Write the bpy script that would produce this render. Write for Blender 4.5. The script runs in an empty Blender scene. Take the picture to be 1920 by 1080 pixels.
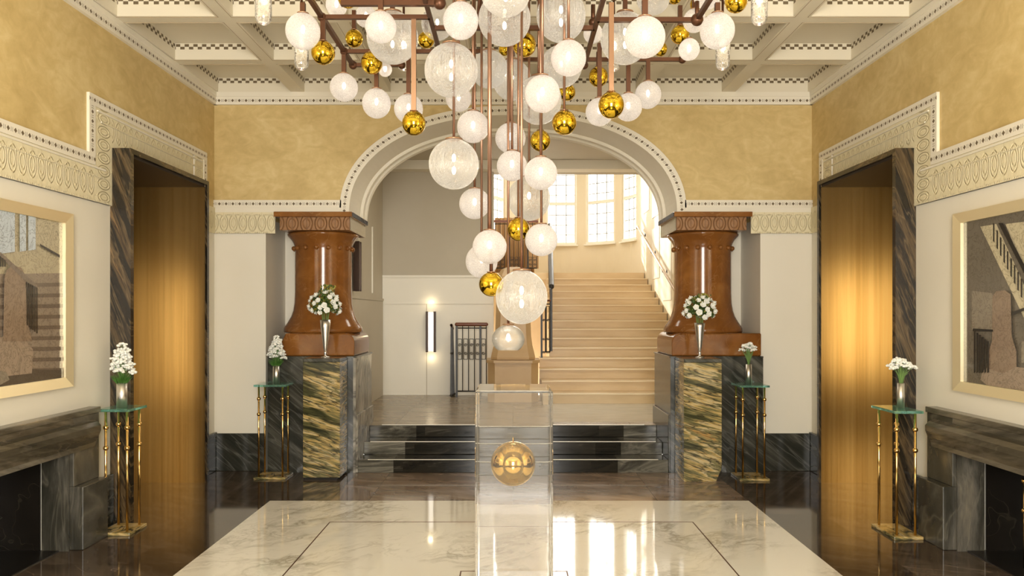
import bpy, bmesh, math, random
from math import pi, sin, cos, sqrt, radians
from mathutils import Vector, Matrix
random.seed(7)
sc = bpy.context.scene
COL = sc.collection
F = 1450.0; CX = 962.0; CY = 586.0; EYE = 1.5
def P(px, py, Y):
    return Vector(((px-CX)/F*Y, Y, EYE+(CY-py)/F*Y))
# ------------------------------------------------------------------ camera, world, light, exposure
cam_d = bpy.data.cameras.new('camera'); cam = bpy.data.objects.new('camera', cam_d); COL.objects.link(cam)
cam.location = (0, 0, EYE); cam.rotation_euler = (pi/2, 0, 0)
cam_d.sensor_width = 36; cam_d.lens = 36*F/1920
cam_d.shift_x = -2/1920; cam_d.shift_y = 46/1920; cam_d.clip_start = 0.05
sc.camera = cam
w = bpy.data.worlds.new('world'); sc.world = w; w.use_nodes = True
w.node_tree.nodes['Background'].inputs[0].default_value = (1.0, 0.965, 0.89, 1)
w.node_tree.nodes['Background'].inputs[1].default_value = 4.0
def area(name, loc, rot, sx, sy, power, col=(1, 1, 1), spread=180):
    d = bpy.data.lights.new(name, 'AREA'); d.shape = 'RECTANGLE'; d.size = sx; d.size_y = sy
    d.energy = power; d.color = col; d.spread = radians(spread)
    o = bpy.data.objects.new(name, d); COL.objects.link(o); o.location = loc; o.rotation_euler = rot
    return o
sun_d = bpy.data.lights.new('sun', 'SUN'); sun_d.energy = 9; sun_d.angle = radians(1.5); sun_d.color = (1, .93, .8)
sun = bpy.data.objects.new('sun', sun_d); COL.objects.link(sun)
sun.rotation_euler = Vector((1.45, -3.9, -1.5)).to_track_quat('-Z', 'Y').to_euler()
# added front fill light behind the camera, outside the added window
area('front_fill', (0, -1.28, 1.8), (pi/2, 0, 0), 1.5, 2.3, 300, (1, .965, .90))
# unseen fill light added to brighten the stair hall, hidden behind the arch
area('stair_hall_fill', (.1, 8.75, 3.54), (0, 0, 0), 1.6, .5, 26, (1, .93, .80))
# daylight through the stair windows
area('stair_daylight', (1.2, 19.6, 6.0), (radians(-65), 0, 0), 7.0, 4.5, 720, (1, .965, .90))
# unseen fill light added above the stairs to brighten the bay
area('stairwell_fill', (.9, 13.4, 5.36), (0, 0, 0), 2.4, 2.6, 52, (1, .97, .90))
# added out-of-view fill lights aimed up to brighten the ceiling
for ux in (-2.3, 2.3): area('ceiling_fill', (ux, 2.2, 1.9), (pi, 0, 0), .4, .4, 46, (1, .93, .80))
# lamps of the lift lobbies to either side
sc.view_settings.view_transform = 'Standard'; sc.view_settings.look = 'None'
sc.view_settings.gamma = 1.0; sc.view_settings.use_curve_mapping = False
sc.view_settings.exposure = 0.2
sc.cycles.max_bounces = 12; sc.cycles.transparent_max_bounces = 24
sc.cycles.transmission_bounces = 12; sc.cycles.diffuse_bounces = 4; sc.cycles.glossy_bounces = 5
sc.cycles.sample_clamp_indirect = 6.0

# ------------------------------------------------------------------ node materials
class NM:
    def __init__(s, name):
        s.m = bpy.data.materials.new(name); s.m.use_nodes = True
        s.t = s.m.node_tree; s.b = s.t.nodes['Principled BSDF']; s.out = s.t.nodes['Material Output']
    def n(s, typ, ins=None, **kw):
        x = s.t.nodes.new(typ)
        for k, v in kw.items(): setattr(x, k, v)
        for k, v in (ins or {}).items(): s.set(x.inputs[k], v)
        return x
    def set(s, sock, v):
        if isinstance(v, bpy.types.NodeSocket): s.t.links.new(v, sock)
        elif isinstance(v, bpy.types.Node): s.t.links.new(v.outputs[0], sock)
        else: sock.default_value = v
    def math(s, op, a, b=0.0, c=None):
        x = s.t.nodes.new('ShaderNodeMath'); x.operation = op
        s.set(x.inputs[0], a); s.set(x.inputs[1], b)
        if c is not None: s.set(x.inputs[2], c)
        return x.outputs[0]
    def ramp(s, fac, stops, interp='LINEAR'):
        x = s.t.nodes.new('ShaderNodeValToRGB'); s.set(x.inputs[0], fac); e = x.color_ramp.elements
        x.color_ramp.interpolation = interp
        while len(e) < len(stops): e.new(0.5)
        for el, (p, c) in zip(e, stops):
            el.position = p; el.color = (*c, 1) if len(c) == 3 else c
        return x.outputs[0]
    def mix(s, fac, a, b):
        x = s.t.nodes.new('ShaderNodeMix'); x.data_type = 'RGBA'
        s.set(x.inputs[0], fac)
        s.set(x.inputs[6], (*a, 1) if isinstance(a, tuple) and len(a) == 3 else a)
        s.set(x.inputs[7], (*b, 1) if isinstance(b, tuple) and len(b) == 3 else b)
        return x.outputs[2]
    def coord(s, scale=(1, 1, 1), rot=(0, 0, 0), kind='Object'):
        tc = s.t.nodes.new('ShaderNodeTexCoord')
        src = tc.outputs[kind]
        if any(rot): src = s.n('ShaderNodeMapping', {'Vector': src, 'Rotation': rot}).outputs[0]
        return s.n('ShaderNodeMapping', {'Vector': src, 'Scale': scale}).outputs[0]
    def noise(s, vec, scale, detail=4, rough=.55, dist=0.0, out=0):
        x = s.n('ShaderNodeTexNoise', {'Vector': vec, 'Scale': scale, 'Detail': detail, 'Roughness': rough, 'Distortion': dist})
        return x.outputs[out]
    def bump(s, h, strength=.3, dist=.01):
        x = s.n('ShaderNodeBump', {'Height': h, 'Strength': strength, 'Distance': dist}); s.set(s.b.inputs['Normal'], x.outputs[0])
        return x.outputs[0]
    def pr(s, **kw):
        names = dict(col='Base Color', rough='Roughness', metal='Metallic', spec='Specular IOR Level', ec='Emission Color',
                     es='Emission Strength', trans='Transmission Weight', ior='IOR', alpha='Alpha', coat='Coat Weight',
                     aniso='Anisotropic', anr='Anisotropic Rotation', cr='Coat Roughness', sub='Subsurface Weight')
        for k, v in kw.items():
            if isinstance(v, tuple) and len(v) == 3: v = (*v, 1)
            s.set(s.b.inputs[names[k]], v)
        return s.m
def simple(name, col, rough=.5, **kw):
    return NM(name).pr(col=col, rough=rough, **kw)
def noisy(name, c1, c2, scale=6, rough=.6, stretch=(1, 1, 1), bump=0, lo=.35, hi=.65, **kw):
    m = NM(name); v = m.coord(stretch); f = m.noise(v, scale, 6)
    if bump: m.bump(m.noise(v, scale*6, 5), bump, .004)
    return m.pr(col=m.ramp(f, [(lo, c1), (hi, c2)]), rough=rough, **kw)
M = {}
# plaster and paint
def plaster():
    m = NM('ochre_plaster'); v = m.coord()
    big = m.noise(v, 1.6, 6, .62, .6); fine = m.noise(v, 14, 6, .7)
    vor = m.noise(m.coord((1, 1, 1.7)), 5.5, 3, .5, 1.5)
    f = m.math('ADD', m.math('MULTIPLY', big, .5), m.math('ADD', m.math('MULTIPLY', fine, .18), m.math('MULTIPLY', vor, .32)))
    m.bump(fine, .12, .003)
    return m.pr(col=m.ramp(f, [(.36, (.51, .37, .145)), (.5, (.61, .455, .195)), (.64, (.71, .56, .275))]), rough=.55)
M['ochre'] = plaster()
M['cream'] = noisy('cream_paint', (.77, .72, .60), (.80, .75, .635), 1.2, .5)
M['offwhite'] = noisy('offwhite_plaster', (.77, .715, .585), (.81, .755, .63), 2, .6)
M['ceil'] = noisy('ceiling_plaster', (.72, .655, .51), (.75, .685, .54), 2, .6)
M['vest'] = noisy('stair_hall_shaded_paint', (.50, .445, .34), (.53, .475, .37), 1.5, .55)  # taupe paint, deepened in the colour for shade on the upper walls
M['panelwhite'] = noisy('wainscot_paint', (.84, .80, .69), (.87, .83, .72), 1.5, .4)
def frieze_pattern():
    m = NM('painted_bead_and_diamond'); uv = m.n('ShaderNodeUVMap').outputs[0]
    s = m.n('ShaderNodeSeparateXYZ', {0: uv}); u, v = s.outputs[0], s.outputs[1]
    uu = m.math('SUBTRACT', m.math('MODULO', m.math('ADD', u, 100*.064), .064), .032)   # -.032..032
    au = m.math('ABSOLUTE', uu); av = m.math('ABSOLUTE', v)
    dia = m.math('LESS_THAN', m.math('ADD', m.math('DIVIDE', au, .0145), m.math('DIVIDE', av, .0155)), 1.0)
    b1 = m.math('LESS_THAN', m.math('ABSOLUTE', m.math('SUBTRACT', au, .0250)), .0024)
    bars = m.math('MULTIPLY', b1, m.math('LESS_THAN', av, .013))
    f = m.math('MAXIMUM', dia, m.math('MULTIPLY', bars, .75))
    return m.pr(col=m.mix(f, (.79, .735, .61), (.14, .10, .055)), rough=.55)
M['bead'] = frieze_pattern()
def relief(name, c1, c2, per=.13, half=.12, rough=.5, strength=.5, swirl=True):
    m = NM(name); uv = m.n('ShaderNodeUVMap').outputs[0]
    s = m.n('ShaderNodeSeparateXYZ', {0: uv}); u, v = s.outputs[0], s.outputs[1]
    uu = m.math('SUBTRACT', m.math('MODULO', m.math('ADD', u, 100*per), per), per/2)
    e = m.math('SQRT', m.math('ADD', m.math('POWER', m.math('DIVIDE', uu, per*.46), 2.0), m.math('POWER', m.math('DIVIDE', v, half), 2.0)))
    ring = m.math('SUBTRACT', 1.0, m.math('MINIMUM', 1.0, m.math('MULTIPLY', m.math('ABSOLUTE', m.math('SUBTRACT', e, .9)), 9.0)))
    ring2 = m.math('SUBTRACT', 1.0, m.math('MINIMUM', 1.0, m.math('MULTIPLY', m.math('ABSOLUTE', m.math('SUBTRACT', e, .52)), 8.0)))
    stem = m.math('LESS_THAN', m.math('ABSOLUTE', uu), per*.03)
    h = m.math('MAXIMUM', m.math('MAXIMUM', ring, m.math('MULTIPLY', ring2, .7)), stem)
    n = m.noise(m.coord(), 30, 3)
    h2 = m.math('ADD', h, m.math('MULTIPLY', n, .5))
    m.bump(h2, strength, .006)
    return m.pr(col=m.mix(m.math('MULTIPLY', h, .5), c1, c2), rough=rough)
M['relief'] = relief('cream_leaf_relief', (.76, .68, .46), (.64, .54, .31), .09, .085, .5, 1.0)
M['egg'] = relief('carved_brown_marble', (.30, .15, .065), (.10, .04, .012), .135, .085, .3, 1.0)
M['egglight'] = relief('carved_cream_stone', (.62, .54, .38), (.26, .19, .10), .07, .06, .5, 1.0)
def checker():
    m = NM('painted_checker_border'); uv = m.n('ShaderNodeUVMap').outputs[0]
    s = m.n('ShaderNodeSeparateXYZ', {0: uv}); u, v = s.outputs[0], s.outputs[1]
    a = m.math('LESS_THAN', m.math('MODULO', m.math('ADD', u, 7.2), .072), .036)
    up = m.math('MULTIPLY', m.math('GREATER_THAN', v, .106), m.math('LESS_THAN', v, .128))
    dn = m.math('MULTIPLY', m.math('GREATER_THAN', v, .084), m.math('LESS_THAN', v, .106))
    f = m.math('ADD', m.math('MULTIPLY', a, up), m.math('MULTIPLY', m.math('SUBTRACT', 1.0, a), dn))
    return m.pr(col=m.mix(f, (.73, .665, .52), (.14, .10, .05)), rough=.6)
M['checker'] = checker()
M['dots'] = simple('painted_fine_line', (.42, .32, .2), .6)
# stones
def streak(name, stops, rot, scale=2.2, stretch=(1, 1, 4), rough=.12, dist=2.0, wscale=1.4, veins=None, **kw):
    m = NM(name); v = m.coord(stretch, rot)
    warp = m.noise(m.coord((1, 1, 1), rot), 1.6, 3, .5, 0, 1)
    vec = m.n('ShaderNodeVectorMath', {0: v, 1: m.n('ShaderNodeVectorMath', {0: warp, 'Scale': dist}, operation='SCALE').outputs[0]}, operation='ADD').outputs[0]
    f = m.noise(vec, scale, 8, .62, .3)
    col = m.ramp(f, stops)
    if veins:
        g = m.noise(vec, scale*wscale, 3, .5, .5)
        k = m.math('SUBTRACT', 1.0, m.math('MINIMUM', 1.0, m.math('MULTIPLY', m.math('ABSOLUTE', m.math('SUBTRACT', g, .5)), veins[1])))
        col = m.mix(m.math('MULTIPLY', m.math('MULTIPLY', k, k), veins[2] if len(veins) > 2 else 1.0), col, veins[0])
    return m.pr(col=col, rough=rough, **kw)
M['dark'] = streak('dark_grey_streaked_marble', [(.3, (.013, .014, .011)), (.5, (.034, .034, .026)), (.62, (.075, .071, .055)), (.75, (.16, .15, .12))],
                   (0, radians(-40), 0), 1.1, (1, 1, 8), .18, .35, veins=((.17, .165, .14), 22, .45))
M['pierside'] = streak('grey_banded_marble', [(.3, (.09, .08, .065)), (.42, (.34, .31, .25)), (.5, (.24, .22, .18)), (.6, (.44, .40, .33)), (.75, (.14, .125, .10))],
                   (radians(-68), 0, 0), 1.4, (1, 1, 5), .25, .7, veins=((.05, .045, .035), 12, .9))
M['gold_m'] = streak('golden_green_veined_marble', [(.30, (.018, .020, .010)), (.40, (.07, .068, .026)), (.455, (.19, .165, .07)), (.495, (.48, .33, .11)), (.53, (.55, .44, .24)), (.565, (.13, .12, .048)), (.61, (.24, .20, .085)), (.65, (.46, .26, .08)), (.70, (.10, .085, .035)), (.76, (.03, .03, .015))],
                   (0, radians(-17), 0), 1.35, (1, 1, 8.5), .13, .38, wscale=2.3, veins=((.02, .018, .009), 13, .95))
M['portal'] = streak('black_and_gold_marble', [(.3, (.010, .008, .005)), (.48, (.022, .016, .010)), (.56, (.10, .065, .03)), (.62, (.03, .02, .012)), (.70, (.28, .17, .07)), (.8, (.05, .035, .02))],
                   (0, radians(-70), 0), 1.5, (1, 1, 10), .2, .22, veins=((.20, .14, .07), 20, .5))
M['fire'] = streak('grey_brown_fireplace_marble', [(.3, (.030, .025, .016)), (.48, (.075, .063, .042)), (.6, (.15, .127, .09)), (.72, (.26, .205, .13))],
                   (radians(8), 0, 0), 1.2, (1, 1, 7), .22, .35, veins=((.26, .22, .16), 26, .16))
M['firev'] = streak('grey_brown_upright_marble', [(.3, (.018, .017, .012)), (.48, (.05, .046, .035)), (.6, (.11, .10, .08)), (.74, (.22, .185, .13))],
                   (radians(84), radians(84), 0), 1.1, (1, 1, 6), .22, .35, veins=((.26, .23, .17), 26, .22))
def tiles(name, stops, size, rot, rough=.05, line=(.01, .008, .006), spec=.5, stretch=(1, 3, 1), scale=1.2, lw=.006, var=.35):
    m = NM(name); v = m.coord()
    s = m.n('ShaderNodeSeparateXYZ', {0: v}); x, y = s.outputs[0], s.outputs[1]
    def cell(c, sz): return m.math('FLOOR', m.math('DIVIDE', c, sz))
    cx, cy = cell(x, size[0]), cell(y, size[1])
    wn = m.n('ShaderNodeTexWhiteNoise', {0: m.n('ShaderNodeCombineXYZ', {0: cx, 1: cy}).outputs[0]}).outputs[0]
    v2 = m.coord(stretch, (0, 0, rot))
    off = m.n('ShaderNodeVectorMath', {0: v2, 1: m.n('ShaderNodeCombineXYZ', {0: m.math('MULTIPLY', wn, 40.0), 1: m.math('MULTIPLY', wn, 17.0), 2: wn}).outputs[0]}, operation='ADD').outputs[0]
    f = m.noise(off, scale, 8, .62, 1.2)
    col = m.ramp(f, stops)
    g = m.noise(off, scale*.8, 4, .5, 1.6)
    k = m.math('SUBTRACT', 1.0, m.math('MINIMUM', 1.0, m.math('MULTIPLY', m.math('ABSOLUTE', m.math('SUBTRACT', g, .5)), 70.0)))
    col = m.mix(m.math('MULTIPLY', k, .22), col, (.30, .23, .17))
    hsv = m.n('ShaderNodeHueSaturation', {'Color': col, 'Value': m.math('ADD', m.math('MULTIPLY', wn, var), 1-var/2)}).outputs[0]
    def edge(c, sz): return m.math('LESS_THAN', m.math('ABSOLUTE', m.math('SUBTRACT', m.math('FRACT', m.math('DIVIDE', c, sz)), .5)), .5-lw/sz*.5)
    e = m.math('MULTIPLY', edge(x, size[0]), edge(y, size[1]))
    return m.pr(col=m.mix(e, line, hsv), rough=rough, spec=spec)
M['floor'] = tiles('dark_brown_marble_floor', [(.32, (.032, .022, .015)), (.5, (.058, .041, .028)), (.68, (.105, .078, .056))], (1.15, 1.15), .5, .07, lw=.003)
M['landing'] = tiles('taupe_landing_stone', [(.32, (.22, .17, .11)), (.55, (.28, .22, .15)), (.7, (.36, .29, .205))], (1.2, .9), .1, .24, (.12, .1, .07), var=.12)
def calacatta():
    m = NM('white_veined_marble'); v = m.coord((1, 1.0, 1), (0, 0, radians(-38)))
    warp = m.noise(v, 1.1, 4, .55, .5, 1)
    vec = m.n('ShaderNodeVectorMath', {0: m.coord((.7, 2.0, 1), (0, 0, radians(-38))), 1: m.n('ShaderNodeVectorMath', {0: warp, 'Scale': 1.6}, operation='SCALE').outputs[0]}, operation='ADD').outputs[0]
    g = m.noise(vec, 1.1, 7, .62, .5)
    k = m.math('SUBTRACT', 1.0, m.math('MINIMUM', 1.0, m.math('MULTIPLY', m.math('ABSOLUTE', m.math('SUBTRACT', g, .5)), 16.0)))
    g2 = m.noise(vec, 3.2, 6, .6, .8)
    k2 = m.math('SUBTRACT', 1.0, m.math('MINIMUM', 1.0, m.math('MULTIPLY', m.math('ABSOLUTE', m.math('SUBTRACT', g2, .5)), 34.0)))
    mask = m.ramp(m.noise(v, 1.4, 3), [(.42, (0, 0, 0)), (.62, (1, 1, 1))])
    f = m.math('MULTIPLY', m.math('MAXIMUM', m.math('MULTIPLY', m.math('MULTIPLY', k, k), .8), m.math('MULTIPLY', k2, .45)), mask)
    return m.pr(col=m.mix(f, (.77, .735, .645), (.33, .29, .21)), rough=.05, spec=.6)
M['calacatta'] = calacatta()
M['brown'] = streak('polished_russet_marble', [(.3, (.165, .058, .012)), (.5, (.23, .086, .018)), (.68, (.32, .135, .032))], (0, 0, 0), 3.0, (1, 1, 1), .13, .6,
                    veins=((.50, .30, .13), 90, .25), spec=.4)
M['stair'] = noisy('sandy_limestone', (.64, .465, .25), (.72, .55, .33), 1.6, .35, (1, 1, 3))
M['stairedge'] = simple('limestone_nosing', (.82, .68, .45), .3)
M['newel'] = noisy('tan_stone', (.50, .33, .16), (.57, .39, .2), 1.4, .4)
# metals and glass
M['brass'] = None
def brass():
    m = NM('brushed_antique_brass'); v = m.coord((26, 26, .35))
    f = m.noise(v, 1.0, 5, .6); g = m.noise(m.coord((1.4, 1.4, .25)), 1.4, 3)
    ff = m.math('ADD', m.math('MULTIPLY', f, .5), m.math('MULTIPLY', g, .5))
    return m.pr(col=m.ramp(ff, [(.38, (.61, .335, .09)), (.62, (.84, .52, .18))]), rough=.25, metal=1.0, aniso=.5)
M['brass'] = brass()
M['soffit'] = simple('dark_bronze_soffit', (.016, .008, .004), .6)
M['gold'] = simple('mirror_gold_glass', (.80, .54, .045), .035, metal=1.0)
M['gold2'] = simple('polished_gold', (.85, .57, .19), .03, metal=1.0)
M['polbrass'] = simple('polished_brass', (.86, .56, .20), .14, metal=1.0)
M['frame'] = simple('pale_gold_frame', (.95, .82, .53), .3, metal=.65)
M['bronze'] = simple('copper_bronze', (.125, .055, .028), .42, metal=.7)
M['bronzelight'] = simple('satin_copper', (.46, .27, .16), .3, metal=.9)
M['rodmetal'] = simple('copper_rod', (.36, .205, .135), .32, metal=.85)
M['steel'] = simple('brushed_steel', (.78, .75, .70), .34, metal=1.0)
M['strip'] = simple('pale_metal_inlay', (.80, .75, .66), .35, metal=.3)
M['darkbronze'] = simple('blackened_bronze', (.05, .025, .015), .35, metal=.3)
M['iron'] = simple('black_iron', (.016, .013, .011), .4)
M['wood'] = simple('red_brown_wood_rail', (.17, .052, .022), .3)
M['black'] = simple('soot_black_stone', (.012, .010, .008), .3)
M['firebox'] = streak('black_veined_marble', [(.3, (.006, .005, .004)), (.7, (.014, .011, .008))], (radians(50), 0, 0), 1.0, (1, 1, 2), .25, 1.0, veins=((.10, .085, .055), 130, .15))
def thin_glass(name, tint=(.95, .97, .95), gl=.06, bumpy=0, white=0.0, em=0.0, wcol=(.95, .92, .86), scale=30, stretch=(1, 1, .25), rough=.03, streak=None):
    m = NM(name); t = m.t
    m.t.nodes.remove(m.b)
    tr = m.n('ShaderNodeBsdfTransparent', {0: (*tint, 1)})
    g = m.n('ShaderNodeBsdfGlossy', {0: (1, 1, 1, 1), 'Roughness': rough})
    fr = m.n('ShaderNodeFresnel', {0: 1.45})
    fac = m.math('ADD', fr.outputs[0], gl)
    base = tr.outputs[0]
    if white > 0:
        v = m.coord(stretch)
        vo = m.n('ShaderNodeTexVoronoi', {'Vector': v, 'Scale': scale}, feature='DISTANCE_TO_EDGE').outputs[0]
        cr = m.math('SUBTRACT', 1.0, m.math('MINIMUM', 1.0, m.math('MULTIPLY', vo, 9.0)))
        nz = m.noise(m.coord(streak), scale, 4, .65) if streak else m.noise(v, scale*.6, 4, .6)
        di = m.n('ShaderNodeBsdfTranslucent', {0: (*wcol, 1)})
        df = m.n('ShaderNodeBsdfDiffuse', {0: (*wcol, 1)})
        md = m.n('ShaderNodeMixShader', {0: .5, 1: di.outputs[0], 2: df.outputs[0]})
        sh = md.outputs[0]
        if em > 0:
            e = m.n('ShaderNodeEmission', {0: (*wcol, 1), 1: em})
            sh = m.n('ShaderNodeAddShader', {0: sh, 1: e.outputs[0]}).outputs[0]
        lw = m.n('ShaderNodeLayerWeight', {0: .35}).outputs[1]
        wf = m.math('ADD', white, m.math('ADD', m.math('MULTIPLY', cr, .26), m.math('MULTIPLY', m.math('SUBTRACT', nz, .5), 1.1 if streak else .7)))
        wf = m.n('ShaderNodeClamp', {0: m.math('ADD', wf, m.math('MULTIPLY', lw, .25)), 1: .02, 2: .95}).outputs[0]
        base = m.n('ShaderNodeMixShader', {0: wf, 1: tr.outputs[0], 2: sh}).outputs[0]
        if bumpy:
            b = m.n('ShaderNodeBump', {'Height': m.math('ADD', cr, nz), 'Strength': bumpy, 'Distance': .004}).outputs[0]
            for nd in (g, fr): m.t.links.new(b, nd.inputs['Normal'])
    mx = m.n('ShaderNodeMixShader', {0: fac, 1: base, 2: g.outputs[0]})
    m.set(m.out.inputs[0], mx.outputs[0])
    return m.m
M['globe'] = thin_glass('frosted_crackle_glass', (1, .97, .92), .03, .8, .47, .15, (1.0, .955, .93), 26, (1, 1, 1))
M['clear'] = thin_glass('clear_crackle_glass', (.97, .96, .92), .05, 1.0, .13, .36, (1.0, .96, .88), 16, (1.6, 1.6, .5), streak=(1.6, 1.6, .10))
M['clearfine'] = thin_glass('clear_blown_glass', (.98, .97, .94), .06, .12, .13, .1, (1.0, .95, .85), 30, (1, 1, 1))
M['pane'] = thin_glass('window_glass', (.97, .98, .98), .02)
def glasstop():
    m = NM('green_edged_glass'); return m.pr(col=(.38, .80, .62), rough=.02, trans=.85, ior=1.45)
M['glasstop'] = glasstop()
def acrylic():
    m = NM('clear_acrylic'); m.pr(col=(.985, .98, .96), rough=.0, trans=1.0, ior=1.42)
    d = m.n('ShaderNodeBsdfTranslucent', {0: (.95, .93, .88, 1)}); d2 = m.n('ShaderNodeBsdfDiffuse', {0: (.95, .93, .88, 1)})
    h = m.n('ShaderNodeMixShader', {0: .5, 1: d.outputs[0], 2: d2.outputs[0]})
    m.set(m.out.inputs[0], m.n('ShaderNodeMixShader', {0: .10, 1: m.b.outputs[0], 2: h.outputs[0]}).outputs[0]); return m.m
M['acrylic'] = acrylic()
def emis(name, col, s):
    return NM(name).pr(col=(0, 0, 0), ec=col, es=s)
M['bulb'] = emis('warm_bulb', (1.0, .87, .68), 11.5)
M['tube'] = emis('sconce_light', (1, .92, .78), 1.7)
# plants
M['petal'] = noisy('white_petals', (.84, .84, .76), (.93, .93, .88), 60, .6)
M['leaf'] = noisy('green_leaves', (.03, .075, .015), (.09, .15, .03), 30, .45)
M['leafy'] = noisy('yellow_green_leaves', (.22, .22, .03), (.42, .36, .05), 40, .5)
M['stem'] = simple('green_stems', (.16, .27, .07), .5)
M['moss'] = noisy('fresh_green_moss', (.03, .11, .012), (.09, .24, .03), 50, .6)

# ------------------------------------------------------------------ mesh builder
class MB:
    def __init__(s): s.v = []; s.f = []; s.m = []; s.uv = []; s.sm = []; s.mats = []
    def mi(s, mat):
        if mat not in s.mats: s.mats.append(mat)
        return s.mats.index(mat)
    def face(s, pts, mat, uv=None, smooth=False):
        b = len(s.v); s.v += [tuple(p) for p in pts]; s.f.append(tuple(range(b, b+len(pts)))); s.m.append(s.mi(mat)); s.uv.append(uv); s.sm.append(smooth)
    def box(s, x0, x1, y0, y1, z0, z1, mat, skip=''):
        if x0 > x1: x0, x1 = x1, x0
        if y0 > y1: y0, y1 = y1, y0
        p = [(x0,y0,z0),(x1,y0,z0),(x1,y1,z0),(x0,y1,z0),(x0,y0,z1),(x1,y0,z1),(x1,y1,z1),(x0,y1,z1)]
        b = len(s.v); s.v += p
        for q in ((0,3,2,1),(4,5,6,7),(0,1,5,4),(1,2,6,5),(2,3,7,6),(3,0,4,7)):
            s.f.append(tuple(b+i for i in q)); s.m.append(s.mi(mat)); s.sm.append(False)
            co = [p[i] for i in q]
            if co[0][2] == co[1][2] == co[2][2]: uv = [(c[0], c[1]) for c in co]
            elif co[0][0] == co[1][0] == co[2][0]: uv = [(c[1], c[2]-(z0+z1)/2) for c in co]
            else: uv = [(c[0], c[2]-(z0+z1)/2) for c in co]
            s.uv.append(uv)
    def tube(s, a, b_, r, mat, n=10, r2=None, cap=True, square=False):
        a = Vector(a); b_ = Vector(b_); d = (b_-a)
        if d.length < 1e-6: return
        d.normalize(); up = Vector((0,0,1)) if abs(d.z) < .9 else Vector((0,1,0))
        x = d.cross(up).normalized(); y = d.cross(x).normalized(); r2 = r if r2 is None else r2
        if square: n = 4
        base = len(s.v); off = pi/4 if square else 0
        if square: r *= 1.414; r2 *= 1.414
        for c, rr in ((a, r), (b_, r2)):
            for i in range(n):
                t = 2*pi*i/n+off; s.v.append(tuple(c+x*cos(t)*rr+y*sin(t)*rr))
        for i in range(n):
            j = (i+1) % n; s.f.append((base+i, base+j, base+n+j, base+n+i)); s.m.append(s.mi(mat)); s.uv.append(None); s.sm.append(not square)
        if cap:
            for k, rev in ((0, False), (n, True)):
                q = [base+k+i for i in range(n)]
                s.f.append(tuple(q if rev else q[::-1])); s.m.append(s.mi(mat)); s.uv.append(None); s.sm.append(False)
    def path(s, pts, r, mat, n=8):
        pts = [Vector(p) for p in pts]; base = len(s.v); rings = len(pts)
        for k, p in enumerate(pts):
            d = (pts[min(k+1, rings-1)]-pts[max(k-1, 0)]).normalized()
            up = Vector((0,0,1)) if abs(d.z) < .95 else Vector((0,1,0))
            x = d.cross(up).normalized(); y = d.cross(x).normalized()
            rr = r if not callable(r) else r(k/(rings-1))
            for i in range(n):
                t = 2*pi*i/n; s.v.append(tuple(p+x*cos(t)*rr+y*sin(t)*rr))
        for k in range(rings-1):
            for i in range(n):
                j = (i+1) % n; s.f.append((base+k*n+i, base+k*n+j, base+(k+1)*n+j, base+(k+1)*n+i)); s.m.append(s.mi(mat)); s.uv.append(None); s.sm.append(True)
    def lathe(s, prof, mat, c=(0,0), n=40, cap=True, sharp=False):
        base = len(s.v)
        for r, z in prof:
            for i in range(n):
                t = 2*pi*i/n; s.v.append((c[0]+r*cos(t), c[1]+r*sin(t), z))
        for k in range(len(prof)-1):
            for i in range(n):
                j = (i+1) % n; s.f.append((base+k*n+i, base+k*n+j, base+(k+1)*n+j, base+(k+1)*n+i)); s.m.append(s.mi(mat)); s.uv.append(None); s.sm.append(not sharp)
        if cap:
            s.f.append(tuple(base+i for i in range(n))[::-1]); s.m.append(s.mi(mat)); s.uv.append(None); s.sm.append(False)
            k = (len(prof)-1)*n
            s.f.append(tuple(base+k+i for i in range(n))); s.m.append(s.mi(mat)); s.uv.append(None); s.sm.append(False)
    def ball(s, c, r, mat, u=16, v=10, sz=1.0, jit=0, rnd=random):
        prof = []
        base = len(s.v)
        for k in range(v+1):
            th = pi*k/v
            for i in range(u):
                ph = 2*pi*i/u; q = 1+(rnd.uniform(-jit, jit) if jit and 0 < k < v else 0)
                s.v.append((c[0]+r*q*sin(th)*cos(ph), c[1]+r*q*sin(th)*sin(ph), c[2]+r*q*sz*cos(th)))
        for k in range(v):
            for i in range(u):
                j = (i+1) % u; s.f.append((base+k*u+i, base+(k+1)*u+i, base+(k+1)*u+j, base+k*u+j)); s.m.append(s.mi(mat)); s.uv.append(None); s.sm.append(True)
    def extrude(s, poly, axis, a0, a1, mat, mat_side=None):
        """poly: 2D list; axis 'y' -> (x,z) swept along y; 'x' -> (y,z); 'z' -> (x,y)"""
        def to3(p, a): return {'y': (p[0], a, p[1]), 'x': (a, p[0], p[1]), 'z': (p[0], p[1], a)}[axis]
        n = len(poly)
        s.face([to3(p, a0) for p in poly], mat, [(p[0], p[1]) for p in poly]); s.face([to3(p, a1) for p in poly][::-1], mat)
        for i in range(n):
            j = (i+1) % n
            s.face([to3(poly[i], a0), to3(poly[i], a1), to3(poly[j], a1), to3(poly[j], a0)], mat_side or mat)
    def build(s, name, parent=None, loc=None, merge=True, bevel=0):
        me = bpy.data.meshes.new(name); me.from_pydata(s.v, [], s.f)
        for m in s.mats: me.materials.append(M[m] if isinstance(m, str) else m)
        me.polygons.foreach_set('material_index', s.m); me.polygons.foreach_set('use_smooth', s.sm)
        ul = me.uv_layers.new(name='UVMap')
        for p, uv in zip(me.polygons, s.uv):
            if uv:
                for li, c in zip(p.loop_indices, uv): ul.data[li].uv = c
        if merge:
            bm = bmesh.new(); bm.from_mesh(me); bmesh.ops.remove_doubles(bm, verts=bm.verts, dist=1e-5)
            bmesh.ops.recalc_face_normals(bm, faces=bm.faces); bm.to_mesh(me); bm.free()
        me.update()
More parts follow.
